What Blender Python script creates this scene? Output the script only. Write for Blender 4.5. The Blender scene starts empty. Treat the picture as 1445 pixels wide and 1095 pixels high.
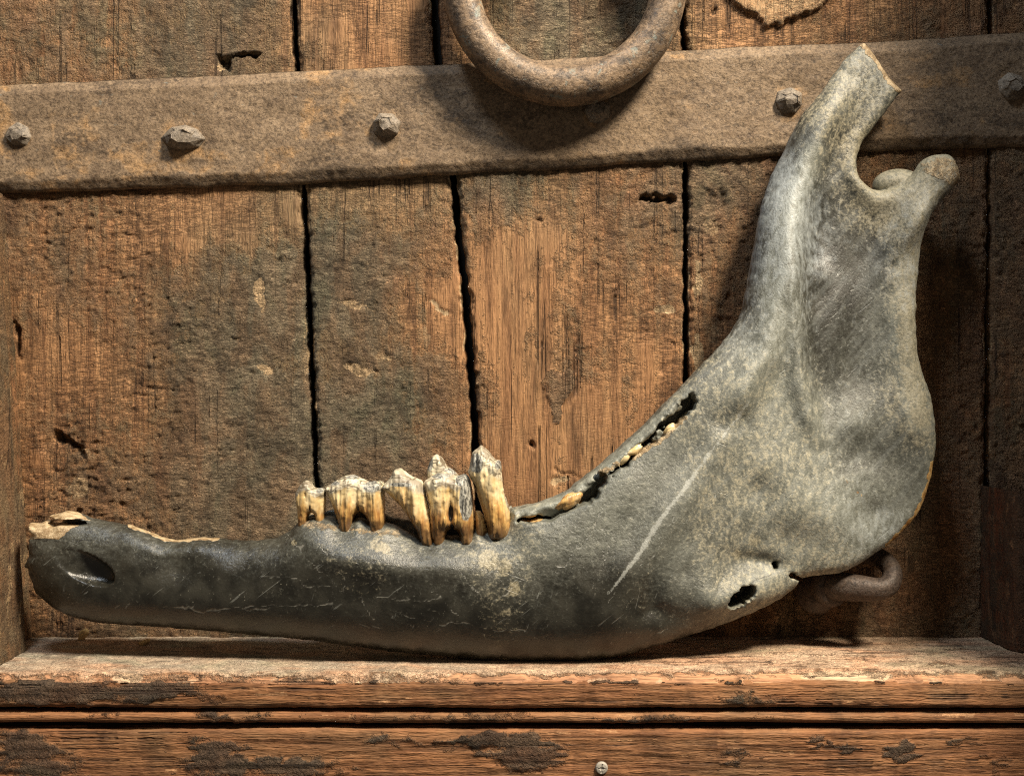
import bpy, math, random
import numpy as np
C = bpy.context.scene.collection
SC = bpy.context.scene

# ------------------------------------------------------------------ camera, light, exposure
U = 0.0003            # metres per unit of the wall plane (one unit = one photo pixel on the planks)
D = 1600.0            # camera distance from the planks, in the same units
CX, CY = 722.5, 547.5

cam_d = bpy.data.cameras.new('camera'); cam = bpy.data.objects.new('camera', cam_d); C.objects.link(cam)
cam.location = (0, -D*U, 0); cam.rotation_euler = (math.radians(90), 0, 0)
cam_d.sensor_width = 36; cam_d.lens = 36*D/1445.0
cam_d.clip_start = 0.01; cam_d.clip_end = 50
SC.camera = cam

def aim(o, tgt):
    from mathutils import Vector
    d = Vector(tgt) - o.location
    o.rotation_euler = d.to_track_quat('-Z', 'Y').to_euler()

w = bpy.data.worlds.new('World'); SC.world = w; w.use_nodes = True
w.node_tree.nodes['Background'].inputs[0].default_value = (1.0, 0.86, 0.70, 1)
w.node_tree.nodes['Background'].inputs[1].default_value = 0.13

def lamp(name, kind, pos, tgt, power, col, size):
    l = bpy.data.lights.new(name, kind); o = bpy.data.objects.new(name, l); C.objects.link(o)
    o.location = (pos[0]*U, -pos[2]*U, -pos[1]*U); aim(o, (tgt[0]*U, -tgt[2]*U, -tgt[1]*U))
    l.energy = power; l.color = col
    if kind == 'AREA': l.shape = 'DISK'; l.size = size*U
    else: l.shadow_soft_size = size*U
    return l
key = lamp('key_lamp', 'SPOT', (1680, -2950, 1750), (-80, 60, 60), 140, (1.0, 0.87, 0.68), 420)
key.spot_size = math.radians(50); key.spot_blend = 0.5
lamp('cool_lamp', 'AREA', (-700, -2900, 1500), (200, 0, 60), 3.6, (0.84, 0.92, 1.0), 600)

SC.view_settings.view_transform = 'Standard'; SC.view_settings.look = 'None'
SC.view_settings.exposure = 0.0; SC.view_settings.gamma = 1.0
SC.render.engine = 'CYCLES'
SC.cycles.use_denoising = False
SC.cycles.max_bounces = 6
SC.cycles.filter_width = 1.15
SC.cycles.sample_clamp_indirect = 2.0

# ------------------------------------------------------------------ numpy noise
def _hash(i, j, k, seed):
    h = (i.astype(np.int64)*374761393 + j.astype(np.int64)*668265263 + k.astype(np.int64)*2147483647 + seed*1274126177) & 0xffffffff
    h = ((h ^ (h >> 13))*1274126177) & 0xffffffff
    h = ((h ^ (h >> 16))*2246822519) & 0xffffffff
    return ((h ^ (h >> 15)) & 0xffffff).astype(np.float32)/float(0xffffff)
def noise2(x, y, seed=0):
    x = np.asarray(x, np.float32); y = np.asarray(y, np.float32)
    i = np.floor(x); j = np.floor(y); fx = x-i; fy = y-j
    u = fx*fx*fx*(fx*(fx*6-15)+10); v = fy*fy*fy*(fy*(fy*6-15)+10)
    z = np.zeros_like(i)
    a = _hash(i, j, z, seed); b = _hash(i+1, j, z, seed); c = _hash(i, j+1, z, seed); d = _hash(i+1, j+1, z, seed)
    return (a*(1-u)+b*u)*(1-v)+(c*(1-u)+d*u)*v
def fbm(x, y, seed=0, oct=4, gain=0.5):
    s = 0; a = 1; t = 0
    for o in range(oct):
        s = s + a*noise2(x*2**o+o*17.3, y*2**o+o*9.1, seed+o*7); t += a; a *= gain
    return s/t
def ridged(x, y, seed=0, oct=3):
    s = 0; a = 1; t = 0
    for o in range(oct):
        n = noise2(x*2**o+o*5.7, y*2**o+o*3.3, seed+o*11)
        s = s + a*(1-np.abs(2*n-1)); t += a; a *= .5
    return s/t
def sst(a, b, x):
    t = np.clip((x-a)/(b-a), 0, 1); return t*t*(3-2*t)
def blob(x, y, cx, cy, rx, ry, rot=0):
    c, s = math.cos(math.radians(rot)), math.sin(math.radians(rot))
    dx, dy = x-cx, y-cy
    a = (dx*c+dy*s)/rx; b = (-dx*s+dy*c)/ry
    return np.sqrt(a*a+b*b)
def seg_dist(x, y, pts):
    best = np.full(np.shape(x), 1e9, np.float32)
    for (ax, ay), (bx, by) in zip(pts[:-1], pts[1:]):
        vx, vy = bx-ax, by-ay; L = vx*vx+vy*vy+1e-9
        t = np.clip(((x-ax)*vx+(y-ay)*vy)/L, 0, 1)
        best = np.minimum(best, np.hypot(x-ax-t*vx, y-ay-t*vy))
    return best
def inside(x, y, pts):
    r = np.zeros(np.shape(x), bool)
    n = len(pts)
    for k in range(n):
        (ax, ay), (bx, by) = pts[k], pts[(k+1) % n]
        if ay == by: continue
        c = ((ay > y) != (by > y)) & (x < (bx-ax)*(y-ay)/(by-ay)+ax)
        r ^= c
    return r
def sdf(x, y, pts):           # positive inside
    d = seg_dist(x, y, list(pts)+[pts[0]])
    return np.where(inside(x, y, pts), d, -d)
def field(x, y, ctrl, sig):   # smooth interpolation of control values
    num = 0; den = 0
    for c in ctrl:
        g = np.exp(-((x-c[0])**2+(y-c[1])**2)/(2*sig*sig))+1e-9+1e-3/(1+((x-c[0])**2+(y-c[1])**2)/900.)**2
        num = num+g*c[2]; den = den+g
    return num/den
def crom(pts, n=3, closed=True):
    out = []; L = len(pts)
    for i in range(L if closed else L-1):
        p0 = pts[(i-1) % L] if closed or i > 0 else pts[i]; p1 = pts[i]
        p2 = pts[(i+1) % L]; p3 = pts[(i+2) % L] if closed or i+2 < L else p2
        for k in range(n):
            t = k/n
            out.append(tuple(0.5*(2*b+(c-a)*t+(2*a-5*b+4*c-d)*t*t+(-a+3*b-3*c+d)*t**3) for a, b, c, d in zip(p0, p1, p2, p3)))
    if not closed: out.append(tuple(pts[-1]))
    return out

# ------------------------------------------------------------------ mesh helpers
def world(X, Y, d):
    return np.stack([np.asarray(X, np.float32)*U, -np.asarray(d, np.float32)*U, -np.asarray(Y, np.float32)*U], -1)
def at(px, py, d):            # photo pixel at a depth -> plane coordinates
    s = (D-d)/D
    return ((px-CX)*s, (py-CY)*s)
def make(name, co, quads, mat, parent=None, attrs=None, smooth=True, tris=None):
    me = bpy.data.meshes.new(name)
    co = np.ascontiguousarray(co.reshape(-1, 3), np.float32)
    quads = np.zeros((0, 4), np.int32) if quads is None else np.asarray(quads, np.int32).reshape(-1, 4)
    tris = np.zeros((0, 3), np.int32) if tris is None else np.asarray(tris, np.int32).reshape(-1, 3)
    nl = quads.size+tris.size; nf = len(quads)+len(tris)
    me.vertices.add(len(co)); me.vertices.foreach_set('co', co.ravel())
    me.loops.add(nl); me.loops.foreach_set('vertex_index', np.concatenate([quads.ravel(), tris.ravel()]).astype(np.int32))
    me.polygons.add(nf)
    tot = np.concatenate([np.full(len(quads), 4), np.full(len(tris), 3)]).astype(np.int32)
    me.polygons.foreach_set('loop_start', np.concatenate([[0], np.cumsum(tot)[:-1]]).astype(np.int32))
    me.polygons.foreach_set('loop_total', tot)
    me.polygons.foreach_set('use_smooth', np.full(nf, smooth))
    for k, v in (attrs or {}).items():
        a = me.attributes.new(k, 'FLOAT', 'POINT'); a.data.foreach_set('value', np.ascontiguousarray(v, np.float32).ravel())
    me.update(calc_edges=True); me.validate()
    me.materials.append(mat)
    o = bpy.data.objects.new(name, me); C.objects.link(o)
    if parent:
        o.parent = parent; o.matrix_parent_inverse = parent.matrix_basis.inverted()
    return o
def gridq(nu, nv, wrap=False):
    i, j = np.meshgrid(np.arange(nu-1), np.arange(nv if wrap else nv-1), indexing='ij')
    a = i*nv+j; b = i*nv+(j+1) % nv
    return np.stack([a, a+nv, b+nv, b], -1).reshape(-1, 4)
def thing(name, label, cat, pos=(0, 0, 0), group=None):
    o = bpy.data.objects.new(name, None); C.objects.link(o); o.empty_display_size = .01
    o.location = (pos[0]*U, -pos[2]*U, -pos[1]*U)
    o['label'] = label; o['category'] = cat
    if group: o['group'] = group
    bpy.context.view_layer.update()
    return o
def padded(X, Y, d, back, attrs):
    """close an open height-field sheet with side walls and a back (rows x cols arrays)"""
    f = lambda A: np.pad(A, 2, mode='edge')
    X2, Y2, d2 = f(X), f(Y), f(d)
    d2[[1, -2], :] = np.minimum(d2[[1, -2], :], d2[[1, -2], :]); 
    d2[[0, -1], :] = back; d2[:, [0, -1]] = back
    # first ring = copy of the border (sharp-ish edge), outer ring = back edge
    at2 = {k: f(v) for k, v in attrs.items()}
    for k, v in (('chip', 0), ('hole', 1)):
        if k in at2: at2[k][[0, -1], :] = v; at2[k][:, [0, -1]] = v
    return X2, Y2, d2, at2
def tube(name, pts, rad, mat, parent, nseg=20, sub=6, bump=1.0, seed=0, attrs=None, closed=False, squash=None):
    """pts: plane X, Y, depth; rad per point"""
    P = np.array(crom([tuple(p)+(r,) for p, r in zip(pts, rad)], sub, closed), np.float32)
    n = len(P); T = np.gradient(P[:, :3], axis=0)
    if closed: T = np.roll(P[:, :3], -1, 0)-np.roll(P[:, :3], 1, 0)
    T /= np.linalg.norm(T, axis=1)[:, None]+1e-9
    up = np.array([0.03, 0.05, 1.0]); ring = []
    for k in range(n):
        a = up-T[k]*np.dot(up, T[k]); a /= np.linalg.norm(a); b = np.cross(T[k], a); up = a if not closed else np.array([0.0, 0.0, 1.0])
        th = np.linspace(0, 2*np.pi, nseg, endpoint=False)
        nz = 1+0.06*bump*(fbm(np.cos(th)*1.5+k*.23+seed, np.sin(th)*1.5+k*.11, seed, 3)-.5)*2
        q = squash or (1, 1)
        ring.append(P[k, :3]+P[k, 3]*nz[:, None]*(np.cos(th)[:, None]*a*q[0]+np.sin(th)[:, None]*b*q[1]))
    R = np.array(ring)
    if closed:
        R = np.concatenate([R, R[:1]]); n += 1
    co = world(R[..., 0], R[..., 1], R[..., 2])
    qd = gridq(n, nseg, True); tris = []
    if not closed:
        co = np.concatenate([co.reshape(-1, 3), world(P[0, 0], P[0, 1], P[0, 2])[None], world(P[-1, 0], P[-1, 1], P[-1, 2])[None]])
        b0 = n*nseg; tris = [(b0, (j+1) % nseg, j) for j in range(nseg)]+[(b0+1, (n-1)*nseg+j, (n-1)*nseg+(j+1) % nseg) for j in range(nseg)]
    return make(name, co, qd[:, ::-1], mat, parent, None, True, tris if len(tris) else None)

def surface_nets(F, org, h):
    S = F < 0
    nx, ny, nz = F.shape
    cnt = np.zeros((nx-1, ny-1, nz-1), np.uint8)
    cs = [(i, j, k) for i in (0, 1) for j in (0, 1) for k in (0, 1)]
    for i, j, k in cs: cnt += S[i:nx-1+i, j:ny-1+j, k:nz-1+k]
    act = (cnt > 0) & (cnt < 8)
    idx = np.stack(np.nonzero(act), 1)
    vid = np.full(act.shape, -1, np.int32); vid[act] = np.arange(len(idx))
    f = {c: F[idx[:, 0]+c[0], idx[:, 1]+c[1], idx[:, 2]+c[2]] for c in cs}
    acc = np.zeros((len(idx), 3), np.float64); n = np.zeros(len(idx))
    for c in cs:
        for ax in range(3):
            if c[ax]: continue
            e = list(c); e[ax] = 1; e = tuple(e)
            a, b = f[c], f[e]; m = (a < 0) != (b < 0)
            t = np.where(m, a/np.where(m, a-b, 1), 0)
            p = np.array(c, float)[None]+np.zeros((len(idx), 3)); p[:, ax] += t
            acc += p*m[:, None]; n += m
    V = org+(idx+acc/n[:, None])*h
    Q = []
    I, J, K = np.nonzero(S[:-1, 1:-1, 1:-1] != S[1:, 1:-1, 1:-1]); J = J+1; K = K+1
    q = np.stack([vid[I, J-1, K-1], vid[I, J, K-1], vid[I, J, K], vid[I, J-1, K]], 1); fl = S[I, J, K]; Q.append(np.where(fl[:, None], q, q[:, ::-1]))
    I, J, K = np.nonzero(S[1:-1, :-1, 1:-1] != S[1:-1, 1:, 1:-1]); I = I+1; K = K+1
    q = np.stack([vid[I-1, J, K-1], vid[I-1, J, K], vid[I, J, K], vid[I, J, K-1]], 1); fl = S[I, J, K]; Q.append(np.where(fl[:, None], q, q[:, ::-1]))
    I, J, K = np.nonzero(S[1:-1, 1:-1, :-1] != S[1:-1, 1:-1, 1:]); I = I+1; J = J+1
    q = np.stack([vid[I-1, J-1, K], vid[I, J-1, K], vid[I, J, K], vid[I-1, J, K]], 1); fl = S[I, J, K]; Q.append(np.where(fl[:, None], q, q[:, ::-1]))
    return V, np.concatenate(Q)
def blur(A, r, it=2):
    for _ in range(it):
        for ax in (0, 1):
            P = np.pad(A, [(r+1, r) if a == ax else (0, 0) for a in (0, 1)], mode='edge').cumsum(ax, dtype=np.float64)
            n = A.shape[ax]
            A = ((np.take(P, range(2*r+1, 2*r+1+n), ax)-np.take(P, range(0, n), ax))/(2*r+1)).astype(np.float32)
    return A

# ------------------------------------------------------------------ material helpers
class NT:
    def __init__(s, name):
        s.m = bpy.data.materials.new(name); s.m.use_nodes = True; s.t = s.m.node_tree; s.t.nodes.clear()
        s.out = s.t.nodes.new('ShaderNodeOutputMaterial'); s.bsdf = s.t.nodes.new('ShaderNodeBsdfPrincipled')
        s.t.links.new(s.bsdf.outputs[0], s.out.inputs[0])
        tc = s.t.nodes.new('ShaderNodeNewGeometry'); k = 1/U/100
        s.P = s.vm('MULTIPLY', tc.outputs['Position'], (k, k, k))      # hundreds of units
        s.N = tc
    def put(s, sock, v):
        if isinstance(v, bpy.types.NodeSocket): s.t.links.new(v, sock)
        elif isinstance(v, (tuple, list)) and len(v) == 3 and sock.type == 'RGBA': sock.default_value = (*v, 1)
        else: sock.default_value = v
    def vm(s, op, a, b):
        n = s.t.nodes.new('ShaderNodeVectorMath'); n.operation = op; s.put(n.inputs[0], a); s.put(n.inputs[1], b); return n.outputs[0]
    def ma(s, op, a, b=0.0, c=None, clamp=False):
        n = s.t.nodes.new('ShaderNodeMath'); n.operation = op; n.use_clamp = clamp
        s.put(n.inputs[0], a); s.put(n.inputs[1], b)
        if c is not None: s.put(n.inputs[2], c)
        return n.outputs[0]
    def noise(s, scale, stretch=(1, 1, 1), detail=3, rough=.55, dist=0.0, off=(0, 0, 0), lac=2.0):
        v = s.vm('MULTIPLY', s.P, stretch); v = s.vm('ADD', v, off)
        n = s.t.nodes.new('ShaderNodeTexNoise'); s.put(n.inputs['Vector'], v)
        n.inputs['Scale'].default_value = scale; n.inputs['Detail'].default_value = detail
        n.inputs['Roughness'].default_value = rough; n.inputs['Distortion'].default_value = dist
        return n.outputs['Fac']
    def vor(s, scale, stretch=(1, 1, 1), feat='F1', off=(0, 0, 0), rnd=1.0):
        v = s.vm('MULTIPLY', s.P, stretch); v = s.vm('ADD', v, off)
        n = s.t.nodes.new('ShaderNodeTexVoronoi'); n.feature = feat; s.put(n.inputs['Vector'], v)
        n.inputs['Scale'].default_value = scale; n.inputs['Randomness'].default_value = rnd
        return n.outputs['Distance']
    def ss(s, a, b, x):
        n = s.t.nodes.new('ShaderNodeMapRange'); n.interpolation_type = 'SMOOTHSTEP'; s.put(n.inputs[0], x)
        n.inputs[1].default_value = a; n.inputs[2].default_value = b; return n.outputs[0]
    def mix(s, f, a, b, mode='MIX'):
        n = s.t.nodes.new('ShaderNodeMix'); n.data_type = 'RGBA'; n.blend_type = mode
        s.put(n.inputs[0], f); s.put(n.inputs[6], a); s.put(n.inputs[7], b); return n.outputs[2]
    def attr(s, name):
        n = s.t.nodes.new('ShaderNodeAttribute'); n.attribute_name = name; return n.outputs['Fac']
    def bump(s, h, strength, dist, prev=None):
        n = s.t.nodes.new('ShaderNodeBump'); s.put(n.inputs['Strength'], strength); n.inputs['Distance'].default_value = dist*U
        s.put(n.inputs['Height'], h)
        if prev is not None: s.t.links.new(prev, n.inputs['Normal'])
        return n.outputs[0]
    def done(s, col, rough, nrm=None, spec=.4, metal=0.0):
        s.put(s.bsdf.inputs['Base Color'], col); s.put(s.bsdf.inputs['Roughness'], rough)
        s.put(s.bsdf.inputs['Specular IOR Level'], spec); s.put(s.bsdf.inputs['Metallic'], metal)
        if nrm is not None: s.t.links.new(nrm, s.bsdf.inputs['Normal'])
        return s.m

def wood(name, axis, raw_a, raw_b, pat_a, pat_b, pale):
    """aged timber: attribute 'pat' = old finish still on it, 'chip' = freshly broken wood, 'tone' = warm/cool drift"""
    s = NT(name)
    k = .05
    st = (1, 1, k) if axis == 'z' else (k, 1, 1)
    fib = s.noise(30, st, 3, .65, .3); streak = s.noise(7, st, 3, .6, .6, (3, 1, 7)); fine = s.noise(62, (1, 1, .12) if axis == 'z' else (.12, 1, 1), 2, .6)
    med = s.noise(5.5, (1, 1, 1), 5, .62, .4, (11, 2, 3)); grit = s.noise(38, (1, 1, 1), 3, .7); broad = s.noise(1.1, (1, 1, .5), 3, .55, .2, (5, 5, 1))
    pat, chip, tone = s.attr('pat'), s.attr('chip'), s.attr('tone')
    rawc = s.mix(s.ss(.28, .72, streak), raw_a, raw_b)
    pores = s.ss(.40, .53, fib)
    rawc = s.mix(s.ma('MULTIPLY', s.ma('SUBTRACT', 1.0, pores), .46), rawc, tuple(c*.22 for c in raw_a))
    rawc = s.mix(s.ma('MULTIPLY', s.ss(.5, .75, fine), .35), rawc, tuple(min(1, c*1.5) for c in raw_b))
    patc = s.mix(s.ss(.3, .7, s.ma('ADD', s.ma('MULTIPLY', med, .6), s.ma('MULTIPLY', broad, .4))), pat_a, pat_b)
    hue = s.noise(2.0, (1, 1, .45) if axis == 'z' else (.4, 1, 1), 4, .6, .6, (17, 2, 5))
    patc = s.mix(s.ss(.47, .60, hue), patc, s.mix(1.0, patc, (1.06, .90, .82), 'MULTIPLY'))
    patc = s.mix(s.ss(.46, .36, hue), patc, s.mix(1.0, patc, (.80, .88, .86), 'MULTIPLY'))
    fl = s.noise(8.5, (1, 1, 1.5) if axis == 'z' else (.7, 1, 1.3), 5, .6, .7, (4, 4, 12))
    ter = s.ma('ADD', s.ss(.405, .425, fl), s.ma('ADD', s.ss(.495, .515, fl), s.ss(.575, .595, fl)))
    patc = s.mix(s.ma('MULTIPLY', ter, .20), patc, s.mix(1.0, patc, (.62, .62, .64), 'MULTIPLY'))
    cr = s.noise(11, (.42, 1, 2.1) if axis == 'z' else (1, 1, 1), 4, .6, .9, (6, 1, 9))
    wr = s.ma('MULTIPLY', s.ss(.0, .055, s.ma('ABSOLUTE', s.ma('SUBTRACT', cr, .5))), s.attr('wrk'))
    patc = s.mix(s.ma('MULTIPLY', s.ss(.55, .78, grit), .45), patc, tuple(min(1, c*1.9) for c in pat_b))
    patc = s.mix(s.ma('MULTIPLY', s.ss(.5, .3, grit), .55), patc, tuple(c*.35 for c in pat_a))
    m = s.ma('ADD', pat, s.ma('MULTIPLY', s.ma('SUBTRACT', med, .5), 1.0))
    m = s.ma('ADD', m, s.ma('MULTIPLY', s.ma('SUBTRACT', streak, .5), .8))
    m = s.ma('ADD', m, s.ma('MULTIPLY', s.ma('SUBTRACT', grit, .5), .6))
    pm = s.ss(.30, .66, m)
    col = s.mix(pm, rawc, patc)
    # worn rim of the old finish shows paler
    rim = s.ma('MULTIPLY', s.ss(.40, .47, m), s.ss(.57, .48, m))
    col = s.mix(s.ma('MULTIPLY', rim, .35), col, pale)
    warm = s.ss(.25, .75, s.ma('ADD', tone, s.ma('MULTIPLY', s.ma('SUBTRACT', broad, .5), .7)))
    tint = s.mix(warm, (.86, .92, .92), (1.14, .97, .84))
    col = s.mix(1.0, col, tint, 'MULTIPLY')
    dirt = s.noise(2.3, (1, 1, .6), 4, .6, .5, (9, 4, 2))
    col = s.mix(s.ma('MULTIPLY', s.ss(.50, .66, dirt), .62), col, s.mix(1.0, col, (.45, .43, .42), 'MULTIPLY'))
    sx_ = .35 if axis == 'z' else 1.4
    spl = s.noise(2.6, (1.6, 1, .02) if axis == 'z' else (.02, 1, 2.2), 3, .55, .25, (31, 3, 9))
    line_ = s.ss(.016, .004, s.ma('ABSOLUTE', s.ma('SUBTRACT', spl, .5)))
    line_ = s.ma('MULTIPLY', line_, s.ss(.48, .58, s.noise(1.7, (1, 1, .5), 3, .6, .2, (13, 7, 1))))
    col = s.mix(s.ma('MULTIPLY', line_, .65), col, tuple(c*.12 for c in raw_a))
    cm = s.ss(.40, .62, s.ma('ADD', chip, s.ma('MULTIPLY', s.ma('SUBTRACT', grit, .5), .5)))
    chc = s.mix(pores, tuple(c*.55 for c in pale), pale)
    col = s.mix(cm, col, chc)
    hole = s.attr('hole')
    col = s.mix(s.ss(.35, .65, hole), col, (.018, .012, .008))
    h1 = s.ma('ADD', s.ma('MULTIPLY', fib, .65), s.ma('MULTIPLY', fine, .35))
    h2 = s.ma('ADD', s.ma('MULTIPLY', grit, .55), s.ma('MULTIPLY', s.noise(17, (1, 1, 2.2) if axis == 'z' else (1, 1, 1), 3, .6, .8), .9))
    hh = s.t.nodes.new('ShaderNodeMix'); s.put(hh.inputs[0], pm); s.put(hh.inputs[2], h1); s.put(hh.inputs[3], h2)
    h = s.ma('ADD', hh.outputs[0], s.ma('MULTIPLY', pm, .5))
    h = s.ma('ADD', h, s.ma('MULTIPLY', s.ma('MULTIPLY', ter, pm), .6))
    h = s.ma('ADD', h, s.ma('MULTIPLY', wr, 1.5))
    h = s.ma('SUBTRACT', h, s.ma('MULTIPLY', line_, 1.2))
    n = s.bump(h, 1.0, 3.6)
    return s.done(col, s.ma('ADD', .62, s.ma('MULTIPLY', grit, .25)), n, .3)

M_WOOD = wood('old_plank_wood', 'z', (.215, .124, .066), (.40, .252, .134), (.160, .117, .074), (.34, .254, .164), (.56, .39, .22))
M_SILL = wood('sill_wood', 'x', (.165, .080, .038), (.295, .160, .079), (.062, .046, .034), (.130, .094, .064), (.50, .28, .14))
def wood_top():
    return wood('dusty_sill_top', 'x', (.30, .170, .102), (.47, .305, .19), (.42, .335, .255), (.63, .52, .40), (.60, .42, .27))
M_STILE = wood('stile_wood', 'z', (.19, .10, .05), (.33, .20, .105), (.13, .092, .056), (.24, .18, .11), (.50, .34, .18))
M_DARKWOOD = wood('dark_red_wood', 'z', (.10, .038, .018), (.17, .068, .03), (.07, .042, .026), (.11, .07, .042), (.30, .16, .08))

def iron(name, a, b, rust, teal, rough=.62, bumpd=1.7, spec=.4, metal=0.0, r0=0.0, d0=0.0, patch=False):
    s = NT(name)
    med = s.noise(4.5, (1, 1, 1), 5, .62, .5); grit = s.noise(26, (1, 1, 1), 4, .68, .2, (4, 9, 2)); pit = s.noise(15, (1, 1, 1.3), 3, .6, .6, (1, 3, 8))
    broad = s.noise(1.3, (1, 1, 2), 3, .5, .3, (7, 7, 3))
    col = s.mix(s.ss(.3, .7, s.ma('ADD', s.ma('MULTIPLY', med, .55), s.ma('MULTIPLY', broad, .45))), a, b)
    col = s.mix(s.ma('MULTIPLY', s.ss(.52, .40, grit), .7), col, tuple(c*.40 for c in a))
    col = s.mix(s.ma('MULTIPLY', s.ss(.56, .72, grit), .5), col, tuple(min(1, c*1.7) for c in b))
    rs = s.ss(.45, .85, s.ma('ADD', s.ma('ADD', s.attr('rust'), r0), s.ma('MULTIPLY', s.ma('SUBTRACT', med, .5), 1.4)))
    col = s.mix(s.ma('MULTIPLY', rs, .75), col, s.mix(s.ss(.4, .6, grit), tuple(c*.55 for c in rust), rust))
    if teal:
        t = s.ss(.66, .73, s.noise(5.2, (1, 1, 1.4), 4, .6, .6, (21, 3, 13)))
        col = s.mix(s.ma('MULTIPLY', t, .75), col, teal)
    if patch:
        pn = s.noise(3.4, (1, 1, 1), 5, .66, .5, (15, 2, 6))
        col = s.mix(s.ma('MULTIPLY', s.ss(.48, .58, pn), .88), col, (.040, .030, .024))
        col = s.mix(s.ma('MULTIPLY', s.ss(.60, .66, s.noise(5.5, (1, 1, 1), 4, .6, .6, (2, 12, 33))), .8), col, (.15, .18, .165))
    dk = s.ss(.45, .75, s.ma('ADD', s.ma('ADD', s.attr('dark'), d0), s.ma('MULTIPLY', s.ma('SUBTRACT', pit, .5), 1.6)))
    col = s.mix(s.ma('MULTIPLY', dk, .7), col, tuple(c*.30 for c in a))
    fl = s.noise(12, (1, 1, 1.2), 4, .62, .6, (3, 14, 12))
    ter = s.ma('ADD', s.ss(.42, .445, fl), s.ss(.53, .555, fl))
    col = s.mix(s.ma('MULTIPLY', ter, .13), col, tuple(min(1, c*1.5) for c in b))
    n = s.bump(s.ma('ADD', s.ma('MULTIPLY', ter, .30), s.ma('ADD', s.ma('MULTIPLY', grit, .32), s.ma('MULTIPLY', pit, .6))), .9, bumpd)
    return s.done(col, s.ma('ADD', rough-.1, s.ma('MULTIPLY', grit, .3)), n, spec, metal)
M_STRAP = iron('strap_iron', (.118, .077, .046), (.255, .180, .112), (.46, .26, .105), (.17, .18, .16))
M_RIVET = iron('rivet_iron', (.125, .100, .076), (.27, .225, .175), (.30, .17, .08), None, .5, 1.6)
M_RING = iron('ring_iron', (.085, .060, .042), (.29, .20, .125), (.44, .25, .10), (.20, .27, .25), .46, 1.0, .55, .1, .30, .25, True)
M_HANDLE = iron('handle_iron', (.040, .028, .021), (.088, .060, .043), (.30, .16, .08), None, .5, 1.2, .5, .2)
M_STRAP.name = 'strap_iron'
def plain(name, col, rough):
    s = NT(name); g = s.noise(14, (1, 1, 1), 4, .6)
    return s.done(s.mix(g, tuple(c*.6 for c in col), tuple(min(1, c*1.3) for c in col)), rough, s.bump(g, .5, 1.0), .3)
M_VOID = plain('dark_backing', (.012, .009, .007), .9)
M_LEAF = plain('dry_leaf', (.66, .47, .22), .7)
M_SCREW = plain('zinc', (.36, .33, .28), .45)

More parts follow.
